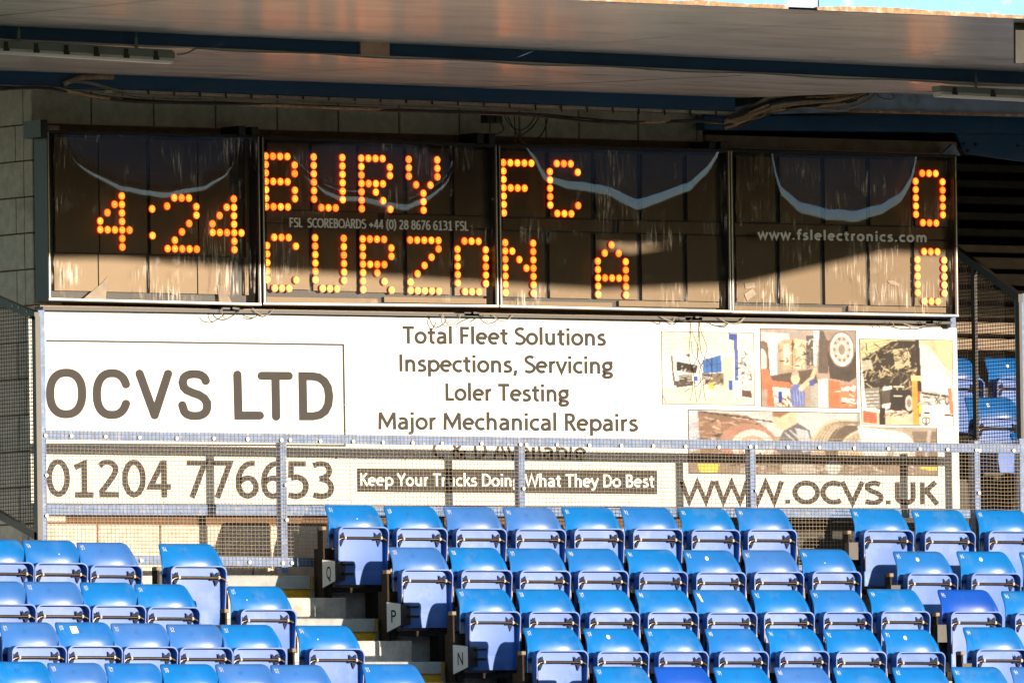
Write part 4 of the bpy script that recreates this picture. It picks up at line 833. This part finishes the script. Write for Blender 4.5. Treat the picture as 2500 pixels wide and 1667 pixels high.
def num_mesh(s, seed):
    b = MB(); rg = random.Random(seed); x0 = -.176; k = .0062; wd = .0024
    for ch in s:
        dz = rg.uniform(-.003, .003)
        for st in DIG[ch]:
            for (xa, za), (xb, zb_) in zip(st, st[1:]):
                A = Vector((x0+xa*k+rg.uniform(-.0008, .0008), 0, H-.052+za*k*1.15+dz)); B = Vector((x0+xb*k, 0, H-.052+zb_*k*1.15+dz)); d = (B-A)
                if d.length < 1e-5: continue
                nn = Vector((-d.z, 0, d.x)).normalized()*wd/2; q = [A+nn, B+nn, B-nn, A-nn]
                out = []
                for p in q:
                    z = H-p.z; sx = p.x/(.197+.04*min(1, z/.2)**.9); y = -.012-.062*math.sin(min(1, z/.15)*math.pi/2)-(.012+.05*min(1, z/.2))*abs(sx)**3-.0022-rg.uniform(0, .0003); out.append((p.x, y, p.z))
                b.add(out, [(0, 1, 2, 3)])
        x0 += (.9 if ch == '1' else 1.9)*k+.003
    return b.mesh('handwritten_number', M['white_print'])
def backy(x, z):
    t = min(1, max(0, z)/.2); sx = x/(.197+.04*t**.9); return -.012-.062*math.sin(min(1, max(0, z)/.15)*math.pi/2)-(.012+.05*t)*abs(sx)**3
def disc_mesh(name, r, m, x=-.01, z=.058, ring=0):
    b = MB(); n = 16; zc = H-z; y = 0
    if ring:
        b.add([(x+r*math.cos(2*math.pi*i/n), y, zc+r*math.sin(2*math.pi*i/n)) for i in range(n)]+[(x+r*ring*math.cos(2*math.pi*i/n), y, zc+r*ring*math.sin(2*math.pi*i/n)) for i in range(n)], [(i, (i+1) % n, n+(i+1) % n, n+i) for i in range(n)])
    else: b.add([(x+r*math.cos(2*math.pi*i/n), y, zc+r*math.sin(2*math.pi*i/n)) for i in range(n)], [tuple(range(n))])
    b.v = [(p[0], backy(p[0], H-p[2])-.0025, p[2]) for p in b.v]
    return b.mesh(name, m)
SPOT = disc_mesh('dirt_spot', .0042, M['white_print'], x=.0, z=.09); MARK = disc_mesh('moulding_ring', .012, BL[1], ring=.78); DOT = disc_mesh('round_sticker', .0145, M['white_print'])
PATCH = MB(); PATCH.add([(-.09, -.030, H-.028), (-.035, -.029, H-.026), (-.03, -.050, H-.07), (-.085, -.052, H-.074)], [(0, 1, 2, 3)]); PATCH.v = [(p[0], backy(p[0], H-p[2])-.004, p[2]) for p in PATCH.v]; PATCH = PATCH.mesh('torn_sticker', M['white_print'])
LEAF = MB(); LEAF.add([(-.176, -.052, H-.03), (-.15, -.046, H-.03), (-.137, -.068, H-.085), (-.158, -.072, H-.08), (-.17, -.060, H-.05)], [(0, 1, 2, 3, 4)]); LEAF.v = [(p[0], backy(p[0], H-p[2])-.004, p[2]) for p in LEAF.v]; LEAF = LEAF.mesh('yellow_sticker', mat('sticker_yellow', (.7, .6, .35), .6))
ORD = ['first', 'second', 'third', 'fourth', 'fifth', 'sixth', 'seventh', 'eighth', 'ninth']; CNT = {}; GAP = {}
def yrow(k): return Y0-.08-DY*k
def seat(px, py, k, num, rowname, side, wf=1.0, tone=None, extra=None, end=None):
    Yr = yrow(k); P = at(px, py, Yr); o = thing('stadium_seat', (P.x+.176*wf, Yr, P.z-H), '', 'seat', 'rows of blue tip-up stadium seats')
    tn = {0: 'blue', 1: 'faded blue', 2: 'blue', 3: 'deep royal blue'}
    tone = random.choice([0, 0, 1, 2, 2]) if tone is None else tone
    me = SEAT[wf]
    def ch(name, m_): c = bpy.data.objects.new(name, m_); COL.objects.link(c); c.parent = o; return c
    ch('backrest', BACKS[(wf, tone)]); pn_ = ch('seat_pan', me['seat_pan']); pn_.rotation_euler = (math.radians(random.uniform(-.5, .5)), 0, math.radians(random.uniform(-.6, .6))); ch('tube_frame', me['tube_frame']); ch('bracket', me['bracket']); ch('clip', me['clip0']); ch('clip', me['clip1']); ch('tube_collar', me['tube_collar']); ch('tube_collar', me['tube_collar1'])
    if num: 
        c = ch('handwritten_number', num_mesh(num, int(num)*7+k)); c.location.x = -.012*(wf-1)/.055
    ex = ''
    if extra == 'dot': ch('round_sticker', DOT); ex = ' with white dot'
    elif extra == 'patch': ch('torn_sticker', PATCH); ch('moulding_ring', MARK); ex = ' with torn sticker'
    elif extra == 'leaf': ch('yellow_sticker', LEAF); ex = ' with yellow sticker'
    else: ch('moulding_ring', MARK)
    if random.random() < .3:
        c = ch('dirt_spot', SPOT); c.location.x = random.uniform(-.09, .09); c.location.z = -random.uniform(0, .03); c.location.y = -.001
    CNT[rowname] = CNT.get(rowname, 0)+1; key = rowname
    if wf > 1 and side == 1: GAP[rowname] = GAP.get(rowname, 0)+1; pos = f"{ORD[GAP[rowname]-1]} after the gap in {rowname}"
    elif side == 1: pos = f"{ORD[CNT[rowname]-1]} from the steps in {rowname}"
    else: pos = f"{ORD[TOT[rowname]-CNT[rowname]]} from the steps in {rowname}"
    o['label'] = f"{tn[tone]} seat{ex}, {pos}"
    o.rotation_euler = (0, 0, math.radians(random.uniform(-1.2, 1.2)))
    return o
RQ, RP, RN, RM, RL = 'top row', 'P plate row', 'N plate row', 'row below N plate', 'bottom row'
Rr = lambda s: 'right block '+s
Lr = lambda s: 'left block '+s
TOT = {'left block top row': 4, 'left block second row': 5, 'left block third row': 6, 'left block bottom row': 7}
for x, y, nn, kw in [(792, 1231, '137', dict(tone=0)), (937, 1234, '138', dict(tone=0)), (1082, 1235.5, '139', dict(tone=1)), (1227, 1237, '140', dict(tone=1)), (1371, 1236, '141', dict(tone=0)), (1514, 1237, '142', dict(tone=2)), (1654, 1239, '143', dict(tone=0)), (1794, 1239, '144', dict(tone=2)),
                     (2074, 1241, '145', dict(wf=1.06, tone=0)), (2225, 1243.5, '146', dict(wf=1.06, tone=0)), (2379, 1244, '147', dict(wf=1.06, tone=0))]: seat(x, y, 0, nn, Rr(RQ), 1, **kw)
for x, y, nn, kw in [(949, 1335, '137', dict(tone=1)), (1093, 1335.6, '138', dict(tone=0)), (1237, 1337.5, '139', dict(tone=2)), (1379, 1338, '140', dict(tone=2)), (1523, 1340, '141', dict()), (1667, 1342, '142', dict(extra='dot', tone=2)), (1810, 1342, '143', dict(tone=1)), (1949, 1340, '144', dict(tone=2)),
                     (2179, 1345, '145', dict(wf=1.06, extra='dot', tone=2)), (2334, 1345, '146', dict(wf=1.06, extra='dot', tone=0)), (2488, 1347, '147', dict(wf=1.06))]: seat(x, y, 1, nn, Rr(RP), 1, **kw)
for x, y, nn, kw in [(1112, 1436, '137', dict(tone=0)), (1258, 1437.5, '138', dict(tone=0)), (1405, 1438, '139', dict(tone=0)), (1550, 1438.5, '140', dict()), (1691.5, 1439, '141', dict(extra='leaf', tone=2)), (1834, 1439, '142', dict(tone=0)), (1975, 1439, '143', dict(tone=2)), (2116, 1437, '144', dict(tone=0)),
                     (2289, 1438.6, '145', dict(wf=1.06, tone=3)), (2444, 1442, '146', dict(wf=1.06, tone=0))]: seat(x, y, 2, nn, Rr(RN), 1, **kw)
for x, y, nn, kw in [(1277, 1531.5, '137', dict(tone=0)), (1424.6, 1533, '138', dict(extra='dot', tone=0)), (1571, 1533.5, '139', dict()), (1718.7, 1533.7, '140', dict(tone=2)), (1867, 1533, '141', dict(tone=0)), (2009, 1535, '142', dict(tone=0)), (2150.5, 1535.5, '143', dict(extra='dot', tone=0)), (2351, 1530, '144', dict(wf=1.06, tone=0))]: seat(x, y, 3, nn, Rr(RM), 1, **kw)
for x, y, nn, kw in [(1448, 1626, '137', dict(tone=0)), (1596, 1627, '', dict(tone=3)), (1741, 1628, '139', dict(tone=0)), (1889.6, 1628, '140', dict()), (2034, 1628, '141', dict()), (2178, 1628, '142', dict(tone=0)), (2321, 1627, '143', dict(tone=0)), (2466, 1627, '144', dict())]: seat(x, y, 4, nn, Rr(RL), 1, **kw)
for x, y, nn, kw in [(-78, 1316, '133', dict(tone=0)), (54, 1318, '134', dict(tone=2)), (186, 1323, '135', dict(tone=1)), (388, 1326, '136', dict(wf=1.06, tone=0))]: seat(x, y, 1, nn, Lr('top row'), 0, **kw)
for x, y, nn, kw in [(-74, 1418, '131', dict(tone=1)), (58, 1419, '132', dict(tone=1)), (195, 1421, '133', dict(tone=0)), (327, 1425, '134', dict(tone=0)), (555, 1430, '135', dict(wf=1.06, tone=0))]: seat(x, y, 2, nn, Lr('second row'), 0, **kw)
for x, y, nn, kw in [(-3, 1518, '129', dict(tone=1)), (135, 1518, '130', dict(tone=2, extra='patch')), (270, 1520.5, '131', dict(tone=1)), (405, 1523, '132', dict(tone=1)), (537, 1524, '133', dict(tone=0)), (721, 1526, '134', dict(wf=1.06, tone=0))]: seat(x, y, 3, nn, Lr('third row'), 0, **kw)
for x, y, nn, kw in [(-22, 1614, '127', dict(tone=0)), (116, 1617, '128', dict(tone=1)), (254, 1618, '129', dict(tone=2)), (390, 1620, '130', dict(tone=0)), (526, 1620, '131', dict(tone=1)), (660, 1622, '132', dict(tone=1)), (882, 1620, '133', dict(wf=1.06, tone=2))]: seat(x, y, 4, nn, Lr('bottom row'), 0, **kw)
# seats of the neighbouring block seen through the wing mesh
for (x, y, Yd, lab) in [(2398, 873, 1.6, 'dim blue seat seen through the right wing mesh, upper one'), (2248, 873, 1.6, 'dim blue seat half hidden by the sign, seen through the wing mesh'), (2350, 969, .9, 'dim blue seat seen through the right wing mesh, lower one with a pale dot'), (2462, 1057, .3, 'dim blue seat at the lower corner of the right wing mesh')]:
    P = at(x, y, Yd); o = thing('stadium_seat', (P.x+.2, Yd, P.z-H), lab, 'seat', 'blue seats of the neighbouring block')
    me = SEAT[1.06]
    for nm, m_ in (('backrest', BACKS[(1.06, 2)]), ('seat_pan', me['seat_pan']), ('tube_frame', me['tube_frame']), ('clip', me['clip0']), ('clip', me['clip1']), ('bracket', me['bracket']), ('round_sticker', DOT)):
        c = bpy.data.objects.new(nm, m_); COL.objects.link(c); c.parent = o
b = MB()
for i, (Yd, pv) in enumerate([(.55, 1170), (1.15, 1080), (1.85, 985)]): b.box(XR-1.5, 9.0, Yd, 3.9, T[0], at(2400, pv, Yd).z)
o = struct('side_terrace', b, M['dark_clad'])

# ------------------------------------------------------------------ row-end standards and letter plates
def standard(px, pyt, k, Ysh, letter, label, plate=None, pegs=True):
    Yr = yrow(k)-.10+Ysh; p = at(px, pyt, Yr); x = p.x; zf = T[k+1]
    o = thing('row_end_standard', (x, Yr, zf), label, 'seat standard', 'dark steel row-end standards')
    b = MB(); b.box(x-.007, x+.007, Yr-.02, Yr+.045, zf, p.z); b.box(x-.014, x+.05, Yr-.05, Yr+.06, zf, zf+.012); part('upright', b, M['dull_steel'], o)
    b = MB(); b.cbox(x-.016, x+.018, Yr-.028, Yr+.02, p.z-.022, p.z+.003, .004); part('bracket_head', b, M['timber'], o)
    if letter:
        tl, tr, br_, bl = plate; a_ = math.radians(50); y0 = Yr-.02; A0 = at(tl[0], tl[1], y0); ax = Vector((math.cos(a_), -math.sin(a_), 0))
        Lw = (tr[0]-tl[0])/353/(.819*math.cos(a_)+.574*math.sin(a_)); A3 = Vector((A0.x, A0.y, A0.z-(bl[1]-tl[1])/353))
        A = [A0, A0+ax*Lw+Vector((0, 0, -.012)), A3+ax*Lw+Vector((0, 0, .045)), A3]; nrm = Vector((-math.sin(a_), -math.cos(a_), 0))
        b = MB(); b.prism(A, nrm*-.006); part('letter_plate', b, M['white'], o)
        cz = sum((v for v in A), Vector())/4; b = MB(); b.prism([cz+(v-cz)*1.07-nrm*.007 for v in A], nrm*-.018); part('plate_backing', b, M['dark_steel'], o)
        # arm box and pegs towards the seat
        cu = bpy.data.curves.new('t', 'FONT'); cu.body = letter; cu.size = 1; cu.offset = .008; t_ = bpy.data.objects.new('t', cu); COL.objects.link(t_); me = bpy.data.meshes.new_from_object(t_); bpy.data.objects.remove(t_)
        V = [v.co for v in me.vertices]; x0 = min(v.x for v in V); x1 = max(v.x for v in V); b = MB(); hh = .088; wy = Lw*.36
        b.add([cz+nrm*.002+ax*((v.x-(x0+x1)/2)/(x1-x0)*wy)+Vector((0, 0, -hh/2+v.y/.73*hh)) for v in V], [tuple(p_.vertices) for p_ in me.polygons]); part('letter', b, M['black_print'], o)
        e = A[1]; b = MB(); b.box(e.x+.006, e.x+.075, e.y-.01, e.y+.04, A[2].z, e.z-.004)
        for dz in (.02, .085): b.tube([(e.x+.05, e.y-.02, e.z-dz), (e.x+.135, e.y-.02, e.z-dz)], .009, 8)
        part('hinge_arm', b, M['dark_steel'], o)
    elif pegs:
        b = MB(); z = p.z-.08
        b.box(x-.03, x+.05, Yr-.06, Yr-.01, z-.12, z); 
        for dz in (.02, .09): b.tube([(x+.03, Yr-.04, z-dz), (x+.11, Yr-.04, z-dz)], .010, 8)
        part('hinge_arm', b, M['dark_steel'], o)
    return o
def c5(P): return [(700+x/2.767, 1220+y/2.767) for x, y in P]
standard(786, 1286, 0, 0, 'Q', 'dark standard carrying the white plate with letter Q at the top of the steps', c5([(240, 403), (324, 412), (324, 572), (240, 588)]))
standard(943, 1392, 1, 0, 'P', 'dark standard carrying the white plate with letter P beside the steps', c5([(675, 690), (765, 697), (762, 868), (675, 885)]))
standard(1103, 1493, 2, 0, 'N', 'dark standard carrying the white plate with letter N, lowest on the steps', c5([(1122, 977), (1218, 984), (1216, 1158), (1127, 1168)]))
standard(1273, 1590, 3, 0, None, 'plain dark standard below the N plate, cut by the bottom edge', pegs=False)
standard(2068, 1296, 0, 0, None, 'dark standard in the gap between top row seats 144 and 145')
standard(2171, 1400, 1, 0, None, 'dark standard beside seat 145 in the P row')
standard(2284, 1496, 2, 0, None, 'dark standard beside the deep blue seat 145')
standard(2345, 1590, 3, 0, None, 'dark standard beside seat 144 near the lower right corner')
standard(382, 1384, 1, 0, None, 'dark standard left of seat 136 in the left block', pegs=False)
standard(548, 1487, 2, 0, None, 'dark standard left of seat 135 beside the steps', pegs=False)
standard(713, 1583, 3, 0, None, 'dark standard left of end seat 134 in the left block', pegs=False)

# ------------------------------------------------------------------ strip lights
def strip(P0, P1, Y, hb, hd, label, nclip, hang):
    a = at(*P0, Y); c = at(*P1, Y); o = thing('strip_light', a.lerp(c, .5), label, 'light fitting', 'fluorescent strip lights under the roof')
    d = (c-a)
    b = MB(); b.prism([a, c-d.normalized()*.02, c+Vector((0, 0, -.02)), c+Vector((0, 0, -hb)), a+Vector((0, 0, -hb))], (0, .10, 0)); part('light_body', b, M['lamp_body'], o)
    b = MB(); N = 5; A = []
    prof = [(-.002, -hb-.001), (-.006, -hb-hd*.55), (.02, -hb-hd*.95), (.05, -hb-hd), (.08, -hb-hd*.95), (.104, -hb-.001)]
    e0, e1 = (a, c-d.normalized()*.012)
    vs = [e0+Vector((0, y, z)) for y, z in prof]+[e1+Vector((0, y, z)) for y, z in prof]; n = len(prof)
    b.add(vs, [(i, i+1, n+i+1, n+i) for i in range(n-1)]+[tuple(range(n)), tuple(range(n, 2*n))]); part('diffuser', b, M['lamp_diff'], o)
    for i in range(nclip):
        p = a.lerp(c, (i+.35)/nclip); b = MB(); b.box(p.x-.014, p.x+.014, p.y-.006, p.y-.0025, p.z-hb-.015, p.z-.01); b.box(p.x-.022, p.x+.022, p.y-.009, p.y-.0065, p.z-hb-.018, p.z-hb+.003); part('clip', b, M['dark_steel'], o)
    for t in hang:
        p = a.lerp(c, t); b = MB(); b.box(p.x-.01, p.x+.01, p.y+.03, p.y+.04, p.z-.002, p.z+.07); b.tube([p+Vector((0, .035, .03)), p+Vector((0, .035, .10))], .005, 6); part('hanger', b, M['lamp_body'], o)
strip((-160, 88), (427, 123), YB1-.15, .052, .035, 'grey fluorescent strip light hanging at upper left under the blue beam', 8, (.36, .85))
strip((2297, 209), (2760, 234), YB1-.15, .040, .035, 'fluorescent strip light at the right edge under the blue beam', 5, (.2, .6))

# ------------------------------------------------------------------ cables
CL_ = {}
def cable(pts, Y, r, m, label, name='cable', group=None, n=6):
    P = [at(p[0], p[1], (p[2] if len(p) > 2 else Y)) for p in pts]; b = MB(); b.tube(smooth_path(P, n), r, 6)
    CL_[label] = CL_.get(label, 0)+1
    return solo(name, b, M[m], label, 'cable', group, True)
pts = [(432, 134), (455, 131), (472, 122), (485, 119)]+[(485+i*75, 119+i*75*.0454+2.0*math.sin(i*1.3)+1) for i in range(1, 28)]
cable(pts, YB1-.16, .006, 'cable_grey', 'thin pale cable clipped along the underside of the front blue beam')
tray = thing('cable_tray', at(900, 250, -.5), 'long pale cable tray with clips under the rear blue beam', 'cable tray')
b = MB(); A = L3(285, 219, 1795, 273, -.52, [275, 1800]); b.prism([A[0], A[1], A[1]-Vector((0, 0, .022)), A[0]-Vector((0, 0, .022))], (0, .10, 0))
B = [at(1800, 274, -.52), at(1835, 258, -.52), at(1880, 232, -.52), at(1990, 218, -.52), at(2100, 212, -.52)]; 
for p, q in zip(B, B[1:]): b.prism([p, q, q-Vector((0, 0, .028)), p-Vector((0, 0, .028))], (0, .10, 0))
part('tray', b, M['alu'], tray)
for i in range(24):
    x = 300+i*63; p = at(x, 219.5+(x-285)*.0358, -.53); b = MB(); b.box(p.x-.003, p.x+.003, p.y-.004, p.y+.006, p.z-.040, p.z); part('clip', b, M['dark_steel'], tray)
rg = random.Random(3)
def bundle(base, n, spread, cols, lab, r=(.004, .009)):
    for i in range(n):
        ph = rg.uniform(0, 6); k = rg.uniform(.5, 1.3); dy = rg.uniform(-spread, spread)
        pts = [(x, y+dy+k*math.sin(ph+x*.011)*1.6, -.55-rg.uniform(0, .06)) for x, y in base]
        cable(pts, -.55, rg.uniform(*r), rg.choice(cols), lab, group='loose cables along the rear beam')
main = [(-60, 222), (0, 219), (60, 214), (120, 215), (180, 224), (240, 236), (330, 246), (430, 250), (530, 252), (650, 255), (800, 262), (950, 268), (1100, 273), (1200, 276), (1320, 281), (1420, 291), (1500, 298), (1580, 299), (1650, 296), (1720, 296), (1780, 299)]
bundle(main, 7, 4.0, ['cable', 'cable', 'cable_brown'], 'dark cable sagging in the bundle along the wall top', (.006, .011))
bundle([(160, 200), (220, 205), (280, 222), (340, 235), (430, 238), (560, 243), (700, 246), (900, 254), (1150, 262), (1300, 272)], 2, 2.0, ['cable', 'cable_grey'], 'thinner cable dropping from the taped joint at upper left')
cable([(155, 206), (200, 190), (275, 188)], -.56, .02, 'cable_brown', 'taped dark sleeve where cables leave the rear beam at upper left', 'cable_sleeve')
right = [(1770, 299), (1810, 290), (1850, 272), (1900, 256), (1960, 248), (2030, 244), (2080, 236), (2115, 220), (2122, 206)]
bundle(right, 20, 18.0, ['cable_brown', 'cable_brown', 'cable', 'cable_grey'], 'brown cable in the thick tangle under the roof at right', (.006, .013))
bundle([(1775, 300), (1830, 294), (1900, 272), (1970, 262), (2040, 270), (2090, 262), (2130, 240), (2150, 215)], 4, 5.0, ['cable_brown', 'cable_grey'], 'thin stray cable looping below the tangle at right', (.002, .004))
cable([(2128, 206), (2132, 222), (2150, 238), (2175, 243), (2183, 236), (2176, 229)], -.6, .003, 'cable', 'small curled cable end right of the tangle')
cable([(2170, 207), (2200, 214), (2240, 216), (2300, 213)], -.62, .004, 'cable_grey', 'grey cable running from the tangle to the right strip light')
for pts in ([(1196, 279), (1196, 335)], [(1208, 281), (1230, 316), (1206, 330)], [(1229, 280), (1246, 306), (1268, 318), (1290, 308), (1308, 283)], [(1237, 280), (1252, 310), (1270, 338), (1284, 352)], [(1256, 282), (1258, 345)],
            [(1317, 284), (1300, 310), (1270, 333)], [(1338, 284), (1330, 315), (1315, 338)], [(1332, 285), (1334, 350)]):
    cable(pts, -.3, .0045, 'cable', 'black cable looping down from the junction boxes above the scoreboard', group='hanging cables above the scoreboard')
for x, lab in ((1191, 'small black junction box above the scoreboard, left one of the pair'), (1211, 'small black junction box above the scoreboard, right one of the pair')):
    p = at(x, 288, -.3); b = MB(); b.cbox(p.x-.032, p.x+.030, -.34, -.26, p.z-.035, p.z+.03, .005); solo('junction_box', b, M['case'], lab, 'junction box', 'junction boxes above the scoreboard')
# brackets over and under the cabinets
brs = [(106, 293, 335, 'left end'), (590, 308, 332, 'first joint, left of the pair'), (621, 310, 334, 'first joint, right of the pair'), (1172, 325, 352, 'middle joint, left of the pair'), (1200, 326, 352, 'middle joint, right of the pair'), (1737, 345, 362, 'third joint, left of the pair'), (1765, 346, 364, 'third joint, right of the pair')]
for x, y0, y1, nm in brs:
    p = at(x, y0, -.21); q = at(x, y1, -.21); b = MB(); b.cbox(p.x-.028, p.x+.028, -.22, .0, q.z, p.z, .004)
    solo('bracket', b, M['case'], 'black steel bracket on top of the scoreboard at the '+nm, 'bracket', 'steel brackets on the scoreboard')
b = MB(); b.prism([at(105, 748, -.15), at(2325, 785, -.15), at(2325, 791, -.15), at(105, 756, -.15)], (0, .08, 0)); solo('support_bar', b, M['case'], 'black steel bar running under the four scoreboard cabinets', 'support bar')
b = MB(); b.prism([at(98, 745, -.05), at(2330, 785, -.05), at(2330, 801, -.05), at(98, 760, -.05)], (0, .02, 0)); solo('cream_batten', b, M['timber'], 'thin dusty batten above the top edge of the white sign', 'batten')
hl = [[(520, 768), (530, 778), (550, 780), (575, 766), (584, 758)], [(541, 752), (543, 770), (551, 779)], [(616, 752), (632, 766), (655, 768), (668, 754)], [(626, 768), (640, 773), (652, 769)], [(1080, 766), (1078, 785), (1088, 797), (1098, 780)], [(1080, 768), (1095, 793), (1118, 782), (1124, 766)], [(1148, 786), (1160, 778), (1180, 770)],
      [(1202, 768), (1220, 783), (1240, 780), (1252, 768)], [(1612, 772), (1640, 785), (1648, 775)], [(1655, 778), (1675, 786), (1690, 776)], [(1755, 775), (1775, 788), (1800, 788), (1815, 776)], [(1818, 775), (1800, 792), (1770, 786)], [(2160, 786), (2166, 796)], [(2178, 785), (2183, 797)], [(2205, 790), (2235, 797), (2260, 796)], [(2245, 785), (2262, 797), (2290, 792), (2300, 784)]]
LOOPS = ['cable loop hanging lowest left of the first cabinet joint', 'short cable rising from the lowest loop at the first joint', 'cable loop right of the first cabinet joint', 'tiny second curl beneath the first cabinet joint', 'big cable loop left of the middle joint, above the word Total',
 'wide pale cable loop above the word Fleet', 'short cable bow just left of the middle joint', 'cable loop right of the middle cabinet joint', 'cable curve left of the dangling wires', 'short cable beside the top of the dangling wires', 'cable loop right of the third cabinet joint', 'second curl under the third cabinet joint',
 'first short cable tail near the right mounting foot', 'second short cable tail near the right mounting foot', 'cable arc above the tilted cab picture', 'cable loop at the far right end under the scoreboard']
for i, pts in enumerate(hl): cable(pts, -.17, .004, 'cable_grey' if i % 3 else 'cable', LOOPS[i], group='cable loops under the scoreboard')
for pts in ([(1706, 785), (1704, 840), (1703, 870), (1712, 900), (1716, 925), (1718, 950), (1722, 978)], [(1707, 785), (1712, 810), (1720, 830), (1726, 850), (1720, 875), (1708, 905), (1712, 940), (1706, 975)], [(1706, 785), (1710, 850), (1718, 870), (1735, 890), (1738, 915), (1725, 935), (1716, 940)]):
    cable(pts, -.13, .0025, 'cable', 'thin black wire dangling over the workshop photo on the sign', group='dangling wires over the sign')
for x, wd in ((560, 42), (1148, 38), (1690, 44), (2270, 30)):
    p = at(x, 757+(x-560)*.0195, -.13); b = MB(); b.cbox(p.x-wd/353/.819/2, p.x+wd/353/.819/2, -.15, -.06, p.z-.012, p.z+.02, .004)
    b.box(p.x+.0, p.x+.03, -.17, -.151, p.z+.005, p.z+.018)
    solo('mounting_foot', b, M['case'], {560: 'black mounting foot under the first cabinet joint, over the word sign', 1148: 'black mounting foot under the middle cabinet joint', 1690: 'black mounting foot under the third cabinet joint, above the dangling wires', 2270: 'black mounting foot under the right end of the scoreboard'}[x], 'mounting foot', 'mounting feet under the scoreboard')
# blue gusset at the right end
b = MB(); b.prism([at(2335, 326, -.1), at(3100, 345, -.1), at(3100, 420, -.1), at(2500, 395, -.1), at(2360, 376, -.1)], (0, .02, 0)); solo('gusset_plate', b, M['beam_blue'], 'dark blue bolted gusset plate right of the scoreboard top', 'plate')
b = MB(); b.prism([at(2298, 378, -.16), at(2327, 351, -.16), at(2346, 380, -.16)], (0, .03, 0)); solo('corner_flag_plate', b, M['blue_grey'], 'small pale triangular plate at the top right corner of the scoreboard', 'plate')
for i, (x, y) in enumerate([(2354, 351), (2363, 369), (2381, 353), (2485, 356)]):
    p = at(x, y, -.101); b = MB(); b.tube([p, p-Vector((0, .012, 0))], .013, 6); solo('bolt', b, M['dark_steel'], 'dark bolt head in the blue gusset plate', 'bolt', 'bolts in the gusset plate')
